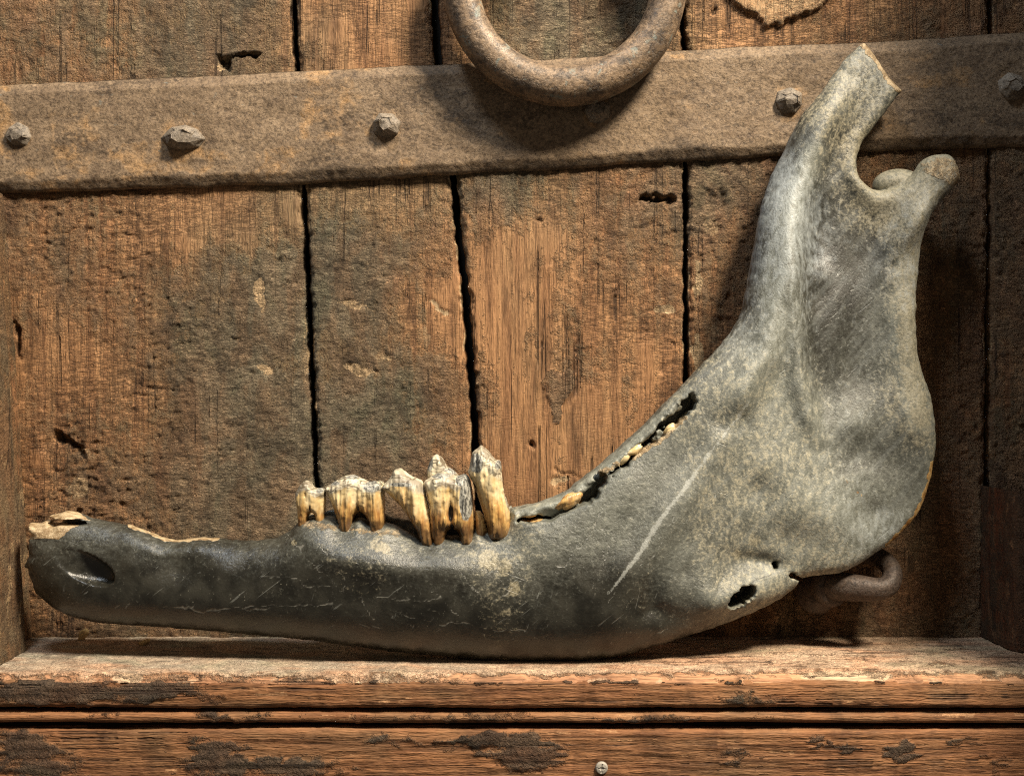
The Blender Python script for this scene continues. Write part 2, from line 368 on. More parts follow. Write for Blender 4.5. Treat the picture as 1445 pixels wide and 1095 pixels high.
def bone():
    s = NT('weathered_bone')
    P = s.P
    med = s.noise(3.2, (1, 1, 1), 5, .6, .3); grit = s.noise(24, (1, 1, 1), 4, .7); fine = s.noise(60, (1, 1, 1), 2, .6); broad = s.noise(1.1, (1, 1, 1), 4, .6, .3, (3, 8, 1))
    ram = s.attr('ramus')
    mz = s.noise(13, (1, 1, .55), 5, .66, .5, (8, 1, 5)); mx = s.noise(13, (.55, 1, 1), 5, .66, .5, (2, 1, 5))
    mm = s.t.nodes.new('ShaderNodeMix'); s.put(mm.inputs[0], ram); s.put(mm.inputs[2], mx); s.put(mm.inputs[3], mz); mott = mm.outputs[0]
    dust_shade, tan, ochre, blue_sheen = s.attr('dust_shade'), s.attr('tan'), s.attr('ochre'), s.attr('cool')
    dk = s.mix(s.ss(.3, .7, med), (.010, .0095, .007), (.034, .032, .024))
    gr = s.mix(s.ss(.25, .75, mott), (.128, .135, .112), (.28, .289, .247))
    f = s.ma('ADD', dust_shade, s.ma('MULTIPLY', s.ma('SUBTRACT', mott, .5), .30))
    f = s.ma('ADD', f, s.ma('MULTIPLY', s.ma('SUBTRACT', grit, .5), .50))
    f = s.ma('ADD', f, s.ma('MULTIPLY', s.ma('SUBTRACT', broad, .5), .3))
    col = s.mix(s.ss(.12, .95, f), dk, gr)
    col = s.mix(s.ma('MULTIPLY', s.ss(.58, .76, grit), s.ma('MULTIPLY', s.ss(.0, .6, dust_shade), .5)), col, (.42, .40, .33))
    # pale specks scattered on the dark body
    sp = s.ss(.16, .08, s.vor(16, (1, 1, 1), 'F1')); spm = s.ss(.50, .66, s.noise(2.6, (1, 1, 1), 4, .65, .2, (2, 2, 9)))
    col = s.mix(s.ma('MULTIPLY', s.ma('MULTIPLY', sp, spm), .55), col, (.34, .32, .25))
    col = s.mix(s.ma('MULTIPLY', s.ss(.56, .72, grit), s.ma('MULTIPLY', s.ss(.45, .62, s.noise(4, (1, 1, 1), 4, .65, .3, (5, 21, 3))), .55)), col, (.15, .145, .115))
    def scr_(ang, sc, off_):
        mp = s.t.nodes.new('ShaderNodeMapping'); s.t.links.new(P, mp.inputs[0]); mp.inputs['Rotation'].default_value = (0, math.radians(ang), 0)
        v = s.vm('MULTIPLY', mp.outputs[0], (.035, 1, 1)); v = s.vm('ADD', v, off_)
        n_ = s.t.nodes.new('ShaderNodeTexNoise'); s.t.links.new(v, n_.inputs['Vector']); n_.inputs['Scale'].default_value = sc; n_.inputs['Detail'].default_value = 3
        return n_.outputs['Fac']
    s1 = s.ss(.68, .74, scr_(38, 22, (1, 2, 3))); s2 = s.ss(.695, .755, scr_(-20, 24, (7, 2, 3))); s3 = s.ss(.70, .76, scr_(72, 22, (4, 9, 3)))
    sc_ = s.ma('MAXIMUM', s1, s.ma('MAXIMUM', s2, s3))
    col = s.mix(s.ma('MULTIPLY', sc_, .24), col, (.40, .41, .37))
    dg = s.ss(.46, .66, scr_(48, 9, (11, 4, 2)))
    col = s.mix(s.ma('MULTIPLY', s.ma('MULTIPLY', dg, ram), .17), col, (.34, .36, .34))
    om = s.ss(.42, .80, s.ma('ADD', ochre, s.ma('ADD', s.ma('MULTIPLY', s.ma('SUBTRACT', mott, .5), 1.0), s.ma('MULTIPLY', s.ma('SUBTRACT', grit, .5), .9))))
    col = s.mix(s.ma('MULTIPLY', om, .5), col, s.mix(s.ss(.4, .6, grit), (.26, .22, .13), (.50, .43, .28)))
    cm = s.ss(.40, .8, s.ma('ADD', blue_sheen, s.ma('MULTIPLY', s.ma('SUBTRACT', mott, .5), .9)))
    col = s.mix(s.ma('MULTIPLY', cm, .55), col, (.36, .40, .42))
    # hairline cracks and scratches: distances stored on the mesh
    wob = s.ma('MULTIPLY', s.ma('SUBTRACT', s.noise(7, (1, 1, 1), 3, .6), .5), 9.0)
    wob2 = s.ma('MULTIPLY', s.ma('SUBTRACT', grit, .5), 2.4)
    cr = s.ss(1.6, .3, s.ma('ADD', s.attr('crack'), s.ma('ABSOLUTE', wob2)))
    col = s.mix(s.ma('MULTIPLY', s.ma('MULTIPLY', cr, s.ss(.36, .54, med)), .6), col, (.30, .29, .25))
    scr = s.ss(1.2, -1.2, s.ma('ADD', s.attr('scratch'), s.ma('MULTIPLY', s.ma('SUBTRACT', grit, .5), 12.0)))
    col = s.mix(s.ma('MULTIPLY', scr, .48), col, (.50, .51, .47))
    dcr = s.ss(1.6, .4, s.attr('darkline'))
    tm = s.ss(.42, .60, s.ma('ADD', tan, s.ma('MULTIPLY', s.ma('SUBTRACT', grit, .5), .45)))
    col = s.mix(tm, col, s.mix(s.ss(.38, .62, mott), (.27, .18, .09), (.57, .44, .27)))
    org = s.ss(.42, .62, s.ma('ADD', s.attr('orange'), s.ma('MULTIPLY', s.ma('SUBTRACT', grit, .5), .5)))
    col = s.mix(org, col, s.mix(s.ss(.4, .6, mott), (.34, .16, .04), (.62, .42, .18)))
    col = s.mix(dcr, col, (.008, .007, .006))
    por = s.ss(.34, .20, s.vor(20, (1, 1, 1)))
    h = s.ma('ADD', s.ma('MULTIPLY', grit, .55), s.ma('ADD', s.ma('MULTIPLY', mott, .8), s.ma('MULTIPLY', por, -.12)))
    h = s.ma('ADD', h, s.ma('MULTIPLY', fine, .25))
    h = s.ma('ADD', h, s.ma('MULTIPLY', tm, s.ma('MULTIPLY', grit, 2.0)))
    n = s.bump(s.ma('ADD', h, s.ma('SUBTRACT', s.ma('MULTIPLY', sc_, -.5), s.ma('MULTIPLY', cr, .5))), s.ma('ADD', .34, s.ma('MULTIPLY', s.ss(.05, .6, dust_shade), .3)), 1.9)
    r = s.ma('ADD', s.ma('ADD', s.ma('MULTIPLY', ram, .09), s.ma('MULTIPLY', s.ss(0, .7, dust_shade), .14)), s.ma('ADD', .12, s.ma('ADD', s.ma('MULTIPLY', grit, .22), s.ma('MULTIPLY', med, .18))))
    return s.done(col, r, n, .65)
M_BONE = bone()
def enamel():
    s = NT('tooth_enamel')
    med = s.noise(6, (1, 1, .35), 4, .6, .3); grit = s.noise(26, (1, 1, .5), 4, .65); streak = s.noise(20, (1, 1, .13), 3, .6, .4, (3, 3, 3)); lay = s.noise(5, (1.2, 1.2, 3.2), 2, .5, 1.4, (9, 2, 2))
    tl = s.noise(2.6, (1.0, 1, 3.0), 3, .5, 1.0, (2, 22, 8))
    crown = s.attr('crown')            # 1 at the biting edge, 0 at the roots
    root = s.ss(.66, .26, s.ma('ADD', crown, s.ma('MULTIPLY', s.ma('SUBTRACT', med, .5), .55)))
    col = s.mix(s.ss(.3, .7, med), (.58, .40, .17), (.80, .68, .42))
    amber = s.mix(s.ss(.35, .7, streak), (.26, .105, .025), (.66, .40, .13))
    col = s.mix(s.ma('MULTIPLY', root, .9), col, amber)
    dr = s.ss(.26, .05, s.ma('ADD', crown, s.ma('MULTIPLY', s.ma('SUBTRACT', grit, .5), .3)))
    col = s.mix(s.ma('MULTIPLY', dr, .85), col, (.085, .045, .02))
    ck = s.ss(.66, .74, streak)
    col = s.mix(s.ma('MULTIPLY', ck, .75), col, (.03, .026, .022))
    top = s.ss(.71, .80, s.ma('ADD', crown, s.ma('MULTIPLY', s.ma('SUBTRACT', med, .5), .22)))
    band = s.mix(s.ss(.012, .04, s.ma('ABSOLUTE', s.ma('SUBTRACT', tl, .5))), (.04, .04, .043), s.mix(s.ss(.42, .62, med), (.24, .23, .205), (.70, .63, .47)))
    col = s.mix(s.ma('MULTIPLY', top, .8), col, band)
    gm = s.ss(.4, .6, s.ma('ADD', s.attr('grey'), s.ma('MULTIPLY', s.ma('SUBTRACT', grit, .5), .6)))
    col = s.mix(gm, col, s.mix(s.ss(.4, .6, grit), (.07, .07, .065), (.40, .39, .34)))
    bm = s.ss(.42, .60, s.ma('ADD', s.attr('black'), s.ma('MULTIPLY', s.ma('SUBTRACT', streak, .5), .9)))
    col = s.mix(bm, col, (.018, .015, .012))
    n = s.bump(s.ma('ADD', s.ma('MULTIPLY', streak, .6), s.ma('MULTIPLY', grit, .4)), .6, 1.6)
    return s.done(col, s.ma('ADD', s.ma('MULTIPLY', top, .22), s.ma('ADD', .13, s.ma('MULTIPLY', grit, .22))), n, .6)
M_TOOTH = enamel()

# ------------------------------------------------------------------ the door: planks
door = thing('wooden_door', 'worn brown plank door behind the jawbone, crossed by a riveted iron strap', 'door', (0, 352, 0))
SY = lambda x: np.interp(x, [-60, 0, 200, 418, 640, 800, 975, 1215, 1445, 1520], [125, 122, 113, 102, 92, 84, 72, 62, 47, 43])
SB = lambda x: np.interp(x, [-60, 0, 200, 430, 640, 800, 970, 1100, 1210, 1445, 1520], [278, 275, 268, 260, 247, 240, 228, 222, 215, 208, 206])
PAT = [(60,50,.55),(200,60,.62),(350,50,.72),(100,340,.45),(100,500,.12),(110,420,.45),(250,290,.12),(370,290,.2),(150,285,.3),(300,400,.6),(350,560,.95),(300,640,.95),(200,600,.35),(260,480,.7),(200,700,.55),
 (100,680,.4),(40,400,.4),(400,450,.75),(60,600,.4),(400,640,.9),(180,450,.5),(500,50,.1),(590,30,.15),(440,60,.2),(480,350,.95),(580,350,.7),(615,300,.1),(450,290,.25),(540,290,.3),(500,430,.75),(520,480,.6),(600,430,.35),
 (620,420,.12),(500,580,.9),(590,560,.6),(610,600,.3),(640,560,.65),(470,620,.85),(540,640,.85),(455,500,.5),(700,50,.3),(760,20,.75),(850,40,.8),(900,60,.6),(690,280,.75),(720,350,.12),(800,300,.25),(850,270,.6),(900,350,.5),(750,450,.02),
 (785,430,.5),(800,500,.5),(870,450,.1),(930,400,.55),(920,550,.35),(700,600,.05),(800,650,.15),(900,500,.2),(950,450,.35),(690,480,.05),(840,580,.05),(1000,300,.6),(1010,400,.4),(990,480,.2),(1020,260,.8),(1040,350,.6),(1000,60,.15),(1100,55,.2),(1200,20,.3),(1340,20,.5),(1340,300,.6),(1300,850,.75)]
WRK = [(110,330,1),(330,330,.3),(130,600,1),(200,580,.9),(250,620,.6),(100,500,0),(60,450,.2),(240,500,.7),(400,430,.5),(380,600,.4),(300,560,.5),(150,400,.8),(480,340,.5),(600,340,.2),(500,500,.4),(750,450,0),(850,50,.7),(900,280,.5),
 (1010,300,.8),(1000,430,.6),(930,430,.5),(700,400,0),(350,60,.3),(100,50,.2),(560,620,.3),(800,620,.05)]
TONE = [(100,500,.8),(100,650,.75),(200,580,.75),(330,600,.2),(300,400,.4),(480,340,.2),(500,600,.25),(620,400,.8),(720,400,.7),(800,600,.75),(900,500,.8),(990,470,.95),(250,290,.7),(500,50,.7),(850,40,.3),(100,50,.65),(350,60,.35),(1100,50,.7),(1000,300,.6),(690,280,.3),(700,650,.7)]
CHIPS = [(368,415,8,26,-12,1),(440,720,5,20,0,.6),(505,520,26,7,18,.9),(545,505,14,5,20,.7),(620,435,20,5,35,.8),(500,430,40,4,10,.6),(790,678,16,6,0,.7),(985,500,9,40,0,.8),(1010,470,14,20,20,.5),(938,436,18,6,-10,.9),
 (110,690,16,20,10,.55),(120,640,20,8,15,.5),(375,520,14,8,0,.6),(385,560,20,10,40,.45),(310,95,9,8,0,.8),(985,390,7,30,0,.8),(1005,320,15,14,0,.5),(430,500,5,60,0,.5),(930,350,18,10,0,.4),(600,480,8,30,0,.5),(1090,20,20,6,0,.2)]
HOLES = [(345,78,26,5,-8,1.0,9),(316,88,14,8,40,1,12),(95,622,24,7,25,.9,12),(110,640,10,5,30,.8,8),(748,628,7,5,30,1,6),(930,282,28,6,4,1,9),(908,278,10,4,-50,.9,6),(800,668,22,3,15,.6,4),(763,311,5,5,0,.8,4),(1030,420,5,10,10,.7,5),
 (1005,16,6,8,0,.9,6),(870,690,30,3,25,.7,4),(25,480,4,30,-8,.9,8),(540,690,14,5,0,.5,3),(620,388,9,4,35,.7,4),(205,905,1,1,0,0,0),(1010,285,18,20,0,.75,6),(1025,450,10,6,0,.6,4)]

def plank(lf, rf, y0, y1, seed, mat=M_WOOD, step=2.4, base=0.0, warp=3.0, back=-37, extra=None):
    ny = int((y1-y0)/step); ys = np.linspace(y0, y1, ny)
    l, r = lf(ys), rf(ys)
    l = l+(fbm(ys/14, ys*0+seed, seed, 3)-.5)*5; r = r+(fbm(ys/14, ys*0+seed+9, seed+3, 3)-.5)*5
    nx = int((r-l).mean()/step); u = np.linspace(0, 1, nx)
    X = l[:, None]+(r-l)[:, None]*u[None]; Y = np.repeat(ys[:, None], nx, 1)
    e = np.minimum(X-l[:, None], r[:, None]-X)
    pat = field(X, Y, PAT, 38)+(fbm(X/55, Y/75, seed+1, 4)-.5)*.5
    wrk = np.clip(field(X, Y, WRK, 55), 0, 1); tone = field(X, Y, TONE, 80)
    chip = np.zeros_like(X); hole = np.zeros_like(X); dep = np.zeros_like(X)
    jx = X+(fbm(X/9, Y/16, seed+5, 3)-.5)*14; jy = Y+(fbm(X/12, Y/9, seed+6, 3)-.5)*14
    for cx, cy, rx, ry, ro, a in CHIPS:
        b = blob(jx, jy, cx, cy, rx, ry, ro); chip = np.maximum(chip, a*sst(1.25, .6, b)); dep -= 2.2*a*sst(1.3, .7, b)
    for cx, cy, rx, ry, ro, a, dd in HOLES:
        b = blob(jx, jy, cx, cy, rx, ry, ro); hole = np.maximum(hole, a*.6*sst(1.1, .55, b)); dep -= dd*a*sst(1.25, .55, b)
    h = base+(fbm(X/160, Y/260, seed+20, 3)-.5)*2*warp
    h += sst(.35, .65, pat+(fbm(X/7, Y/9, seed+30, 3)-.5)*.7)*1.8                          # thickness of the old finish
    h += (fbm(X/5, Y/150, seed+31, 3)-.5)*1.3*sst(.7, .2, pat)                              # raised grain
    crk = (ridged((X+18*fbm(X/40, Y/25, seed+41, 2))/24, Y/6.2+fbm(X/30, Y/40, seed+40, 3)*5, seed+42, 3)-.5)
    h += 1.0*wrk*np.maximum(crk, -.14)*6.0*sst(.2, .6, fbm(X/60, Y/50, seed+43, 3)+.2*wrk)
    h += ((fbm(X/12, Y/12, seed+50, 3)-.5)*2.2+(fbm(X/5.2, Y/4.6, seed+51, 2)-.5)*2.6*sst(.35, .6, fbm(X/50, Y/60, seed+52, 3)+.1))*sst(.15, .6, pat)
    h += dep
    h -= 5*sst(7, 0, e+(fbm(X/6, Y/9, seed+60, 2)-.5)*6)
    if extra: h, pat, chip, tone = extra(X, Y, h, pat, chip, tone)
    chip = np.maximum(chip, .62*sst(8, 1, e)*sst(.42, .6, fbm(X/5, Y/30, seed+70, 2)))
    A = dict(pat=pat, chip=chip, tone=tone, hole=hole, wrk=wrk*sst(.3, .6, fbm(X/60, Y/50, seed+43, 3)+.2*wrk))
    X2, Y2, d2, A2 = padded(X-CX, Y-CY, h, back, A)
    return make('plank', world(X2, Y2, d2), gridq(*X2.shape)[:, ::-1], mat, door, A2)
li = lambda ys, xs: (lambda y: np.interp(y, ys, xs))
g1 = li([-60, 0, 100, 262, 400, 560, 680, 920], [410, 413, 419, 427.5, 434, 441, 446, 457])
g2 = li([-60, 0, 90, 250, 400, 560, 650, 920], [609, 612, 617.5, 638.5, 655, 667, 672, 686])
g3 = li([-60, 0, 70, 235, 530, 920], [961.5, 962.5, 965, 967, 968.5, 971])
g4 = li([-60, 920], [1398, 1390])
off = lambda f, o: (lambda y: f(y)+o)
FL = crom([(1028,-20),(1035,5),(1050,18),(1066,22),(1080,40),(1094,34),(1100,38),(1118,27),(1150,16),(1166,4),(1172,-20)], 3)
def flake(X, Y, h, pat, chip, tone):
    s = sdf(X+(fbm(X/6, Y/6, 3, 3)-.5)*7, Y+(fbm(X/6, Y/6, 4, 3)-.5)*7, FL)
    m = sst(-.5, 2.5, s); h = h+m*(6+3*fbm(X/25, Y/12, 8, 3)); chip = np.where(s > 0, .46+.12*fbm(X/30, Y/30, 2, 3), chip); pat = np.where(s > 0, .25, pat)
    return h, pat, chip, tone
DIA = [(763,540),(778,520),(792,527),(806,517),(812,545),(795,568),(790,598),(781,595),(776,570)]
def diamond(X, Y, h, pat, chip, tone):
    s = sdf(X+(fbm(X/6, Y/6, 3, 3)-.5)*5, Y+(fbm(X/6, Y/6, 4, 3)-.5)*5, DIA)
    m = sst(-.5, 2, s); h = h+m*(1.8+2.5*(ridged(X/10, Y/8, 5, 2)-.5)); pat = np.where(s > 0, .62+.2*(X-785)/25, pat); chip = np.where(s > 0, .28, chip); tone = tone+m*.2
    return h, pat, chip, tone
plank(li([-60, 920], [-45, -45]), off(g1, -3.2), -45, 930, 101, warp=4)
plank(off(g1, 3.4), off(g2, -4.6), -45, 930, 202, base=-2)
plank(off(g2, 5.0), off(g3, -3.0), -45, 930, 303, base=-1, extra=diamond)
plank(off(g3, 3.2), off(g4, -1.5), -45, 930, 404, base=-1, extra=flake)
plank(off(g4, 1.5), li([-60, 920], [1530, 1530]), -45, 930, 505, base=3)
def box(name, x0, x1, y0, y1, d0, d1, mat, parent):
    v = [(x, y, d) for x in (x0, x1) for y in (y0, y1) for d in (d0, d1)]
    q = [(0, 1, 3, 2), (4, 6, 7, 5), (0, 4, 5, 1), (2, 3, 7, 6), (0, 2, 6, 4), (1, 5, 7, 3)]
    v = np.array(v, np.float32)
    return make(name, world(v[:, 0], v[:, 1], v[:, 2]), q, mat, parent, None, False)
box('backing_board', -790, 830, -610, 420, -60, -33, M_VOID, door)

# ------------------------------------------------------------------ iron strap with its rivets
RIV = [(28,192,18,13,0), (260,196,26,20,1), (545,178,19,17,2), (843,158,18,21,3), (1113,144,20,16,4), (1427,124,20,14,5)]
xs = np.arange(-50, 1515, 2.4); v = np.linspace(0, 1, 70)
X = np.repeat(xs[:, None], len(v), 1)
top = SY(xs)+(fbm(xs/40, xs*0, 9, 3)-.5)*3; bot = SB(xs)+(fbm(xs/40, xs*0+5, 10, 3)-.5)*4
Y = top[:, None]+(bot-top)[:, None]*v[None]
eT = Y-top[:, None]; eB = bot[:, None]-Y
wv = (fbm(X/90, X*0, 12, 3)-.5)*10
d = 14*np.minimum(np.minimum(1, .35+.65*np.clip((eT+wv*.3)/16, 0, 1)), .45+.55*np.clip((eB+wv*.4)/15, 0, 1))
d *= np.minimum(sst(-3, 3, eT)*.5+.5, sst(-3, 3, eB)*.5+.5)
d += (fbm(X/120, Y/70, 13, 3)-.5)*5+(fbm(X/9, Y/9, 14, 3)-.5)*1.6+(fbm(X/70, Y/40, 15, 3)-.5)*2.5
rust = np.zeros_like(X); dark = .65*sst(.54, .70, fbm(X/120, Y/34, 16, 4))+.5*sst(14, 24, eT)*sst(40, 24, eT)*sst(.45, .6, fbm(X/70, Y*0, 18, 3))+.45*sst(26, 8, eB)  # dark patches; shade of the lower bevel is painted in too
for rx, ry, rr, hh, sd in RIV:
    b = blob(X, Y, rx, ry+6, rr*1.9, rr*2.2); rust = np.maximum(rust, .6*sst(1.1, .35, b)); d -= 1.5*sst(1.0, .6, b)
    pass
rust = np.maximum(rust, .6*sst(.52, .70, fbm(X/120, Y/60, 17, 4)))
rust = np.maximum(rust, .8*sst(60, 0, X)*sst(.4, .6, fbm(X/20, Y/20, 33, 2)+.1))
X2, Y2, d2, A2 = padded(X-CX, Y-CY, d, -2, dict(rust=rust, dark=dark))
strap = make('iron_strap', world(X2, Y2, d2), gridq(*X2.shape), M_STRAP, door, A2)
for rx, ry, rr, hh, sd in RIV:
    rng = random.Random(40+sd); nf = 7 if sd != 1 else 8
    base = 11.0; s = (D-base)/D; cx, cy = (rx-CX)*s, (ry-CY)*s
    rings = []
    for q, (f, hz) in enumerate([(1.0, -6), (1.02, 2), (.92, hh*.45), (.52, hh*.88)]):
        a0 = sd*.7+q*.12
        rings.append([(cx+rr*f*(1+rng.uniform(-.13, .13))*math.cos(a0+2*math.pi*k/nf)*(1.05 if sd != 1 else 1.1),
                       cy+rr*f*(1+rng.uniform(-.13, .13))*math.sin(a0+2*math.pi*k/nf)*(.98 if sd != 1 else .68),
                       base+hz*(1+rng.uniform(-.2, .2))) for k in range(nf)])
    P = np.array(rings); n = len(rings)
    tip = np.array([[cx+rng.uniform(-.2, .2)*rr, cy+rng.uniform(-.25, .1)*rr, base+hh]])
    co = np.concatenate([P.reshape(-1, 3), tip])
    o = make('rivet', world(co[:, 0], co[:, 1], co[:, 2]), gridq(n, nf, True), M_RIVET, strap, None, False,
         [((n-1)*nf+k, (n-1)*nf+(k+1) % nf, n*nf) for k in range(nf)])
    b = o.modifiers.new('bevel', 'BEVEL'); b.width = 1.6*U; b.segments = 2; b.limit_method = 'ANGLE'; b.angle_limit = .2

# ------------------------------------------------------------------ ring on the door
ring_t = thing('ring_handle', 'thick rusty iron ring hanging on the strap at the top of the door', 'door ring', at(797, -170, 50)+(50,))
n = 40; pts = []; rad = []
for k in range(n):
    a = 2*math.pi*k/n
    py = -26+148*math.cos(a); px = 797+147*math.sin(a); dd = 45+2*math.cos(a)
    pts.append(at(px, py, dd)+(dd,)); rad.append((26.5+1.5*math.cos(a)+.8*math.sin(3*a+1))*.965)
tube('ring', pts, rad, M_RING, ring_t, 40, 4, .35, 5, None, True)
pts = [at(775, -215, 0)+(-10,), at(775, -215, 60)+(40,), at(785, -190, 90)+(92,), at(808, -190, 90)+(92,), at(818, -215, 60)+(40,), at(818, -215, 0)+(-10,)]
tube('staple', pts, [12]*6, M_RING, ring_t, 14, 5, .4, 8)

# ------------------------------------------------------------------ low drop handle behind the jaw
hd = thing('drop_handle', 'small brown iron drop handle poking out under the rear of the jawbone', 'drop handle', at(1150, 850, 20)+(20,))
A = lambda px, py, d: at(px, py, d)+(d,)
tube('bail', [A(1160, 828, 62), A(1185, 827, 80), A(1215, 830, 92), A(1240, 831, 98), A(1255, 824, 94), A(1259, 808, 80), A(1250, 793, 60), A(1232, 784, 42), A(1205, 780, 30), A(1170, 782, 26)],
     [20, 19.5, 17.5, 15, 13.5, 13, 13, 13, 12, 12], M_HANDLE, hd, 24, 6, .3, 3)
tube('eye_bolt', [A(1152, 842, -10), A(1152, 842, 40), A(1150, 838, 58), A(1146, 836, 66)], [24, 24, 25, 14], M_HANDLE, hd, 20, 5, .6, 4)
tube('collar', [A(1165, 830, 60), A(1172, 829, 74), A(1176, 829, 80)], [23, 26, 22], M_HANDLE, hd, 20, 5, .3, 6)

# ------------------------------------------------------------------ frame: stiles, unseen shading post, sill, bead, rail
frame = thing('door_frame', 'reddish wooden frame with a deep grooved sill under the jawbone', 'door frame', (0, 480, 120))
def loft(name, prof, xa, xb, mat, seed, amp=1.5, wav=2.0, step=2.6, patf=None, pf_w=0.0):
    """extrude a profile of (depth, plane Y) points along X with surface relief"""
    P = np.array(prof, np.float32); L = np.concatenate([[0], np.cumsum(np.hypot(*np.diff(P, axis=0).T))])
    m = max(int(L[-1]/2.2), 8); t = np.linspace(0, L[-1], m); pd, py = np.interp(t, L, P[:, 0]), np.interp(t, L, P[:, 1])
    td, ty = np.gradient(pd), np.gradient(py); ln = np.hypot(td, ty); nd, ny_ = ty/ln, -td/ln
    ker = np.ones(5)/5; nd = np.convolve(np.pad(nd, 2, mode='edge'), ker, 'valid'); ny_ = np.convolve(np.pad(ny_, 2, mode='edge'), ker, 'valid')
    x = np.arange(xa, xb, step); X = np.repeat(x[:, None], m, 1); S = np.repeat(t[None], len(x), 0)
    pat, chip, tone, hole, dh = patf(X, S, pd[None]+0*X, py[None]+0*X)
    h = (fbm(X/90, S/6, seed, 3)-.5)*2*amp+(fbm(X/14, S/14, seed+2, 4)-.5)*amp*1.4+sst(.4, .6, pat+(fbm(X/9, S/8, seed+4, 3)-.5)*.6)*1.2+dh
    w_ = (fbm(X/130, X*0+seed, seed+7, 3)-.5)*2*wav
    A = dict(pat=pat, chip=chip, tone=tone, hole=hole)
    return make(name, world(X, py[None]+ny_[None]*h+w_, pd[None]+nd[None]*h), gridq(len(x), m)[:, ::-1], mat, frame, A)
def pat_top(X, S, d, y):
    px = CX+X*D/(D-d)
    f = sst(183, 202, d+(fbm(X/16, S/9, 71, 3)-.5)*16)          # worn front edge
    pat = 1.15-.75*f+(fbm(X/60, S/14, 72, 4)-.5)*.5
    pat = np.where(d < 196, pat, pat)
    chip = np.maximum(.50*f*sst(.58, .72, fbm(X/26, S/18, 73, 3)), .9*sst(1.2, .7, blob(px, d, 1195, 196, 70, 12)))
    chip = np.maximum(chip, .8*sst(1.2, .6, blob(px, d, 180, 200, 26, 8)))
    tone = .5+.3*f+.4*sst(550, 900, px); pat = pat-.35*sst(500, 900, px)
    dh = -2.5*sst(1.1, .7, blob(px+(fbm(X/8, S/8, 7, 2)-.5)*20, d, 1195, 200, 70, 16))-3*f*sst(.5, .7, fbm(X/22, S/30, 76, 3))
    return pat, chip, tone, 0*X, dh
def pat_front(patches, gen=0.0, seed=90):
    def f(X, S, d, y):
        px = CX+X*D/(D-d); py = CY+y*D/(D-d)
        jx = px+(fbm(px/22, py/5, seed, 4)-.5)*70; jy = py+(fbm(px/16, py/10, seed+1, 4)-.5)*26
        pat = gen+(fbm(X/60, S/16, seed+2, 4)-.5)*.5
        if seed == 90: pat = pat+.9*sst(.52, .64, fbm(px/20, py/8, 95, 3))*sst(10, 3, S)
        for cx, cy, rx, ry, a in patches: pat = pat+.95*a*sst(1.5, .45, blob(jx, jy, cx, cy, rx, ry))
        chip = .52*sst(.62, .72, fbm(px/80, py/5, seed+5, 3))*sst(.5, .6, fbm(px/20, py/20, seed+6, 2))
        hole = .8*sst(.70, .74, ridged(px/120, py/9+fbm(px/90, py/30, seed+7, 2)*3, seed+8, 2)-.24*sst(.4, .6, fbm(px/60, py/20, seed+9, 2)))*0
        return pat, chip, .62+.25*(fbm(X/120, S/20, seed+3, 3)-.5)*2, hole, -1.0*chip
    return f
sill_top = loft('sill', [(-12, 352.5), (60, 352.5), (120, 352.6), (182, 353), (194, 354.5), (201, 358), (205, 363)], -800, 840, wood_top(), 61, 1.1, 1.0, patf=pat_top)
loft('sill_front', [(199, 361), (205.5, 363), (207, 370), (207.5, 380), (207, 389), (204, 393), (196, 394.5), (186, 394.5)], -800, 840, M_SILL, 62, 1.4, 1.6,
     patf=pat_front([(60, 975, 75, 18, .8), (140, 978, 90, 16, .5), (215, 972, 40, 14, .8), (250, 970, 60, 12, .5), (300, 985, 30, 10, .5), (470, 972, 20, 8, .3), (860, 972, 50, 8, .25), (1060, 985, 40, 9, .5), (640, 960, 500, 5, .2)], .0, 90))
loft('bead', [(186, 398.5), (200, 399), (205, 400.5), (207, 404), (206.5, 408.5), (204, 411.5), (198, 412.5), (186, 413)], -800, 840, M_SILL, 63, .8, 1.3,
     patf=pat_front([(320, 1012, 60, 6, .5), (600, 1015, 120, 6, .35), (900, 1015, 70, 6, .5), (130, 1014, 40, 5, .3)], .05, 120))
loft('rail', [(180, 419), (199, 419.3), (204.5, 420.5), (206.5, 424), (207, 440), (207, 470), (207, 520), (180, 520)], -800, 840, M_SILL, 64, 1.5, 1.2,
     patf=pat_front([(35, 1065, 50, 40, .8), (95, 1085, 40, 20, .6), (300, 1070, 48, 34, .9), (380, 1085, 50, 18, .7), (450, 1085, 60, 15, .6), (740, 1060, 55, 30, .8), (690, 1045, 60, 12, .4), (600, 1050, 80, 10, .35),
       (560, 1045, 160, 6, .3), (1160, 1050, 11, 13, .9), (1190, 1055, 11, 8, .8), (1275, 1058, 22, 14, .9), (1030, 1060, 16, 22, .6), (1055, 1075, 22, 18, .5), (1360, 1045, 16, 14, .5), (1405, 1080, 18, 18, .6), (1240, 1050, 10, 8, .4), (160, 1050, 30, 6, .3)], -.05, 150))
box('sill_core', -800, 840, 356, 520, -20, 188, M_VOID, frame)
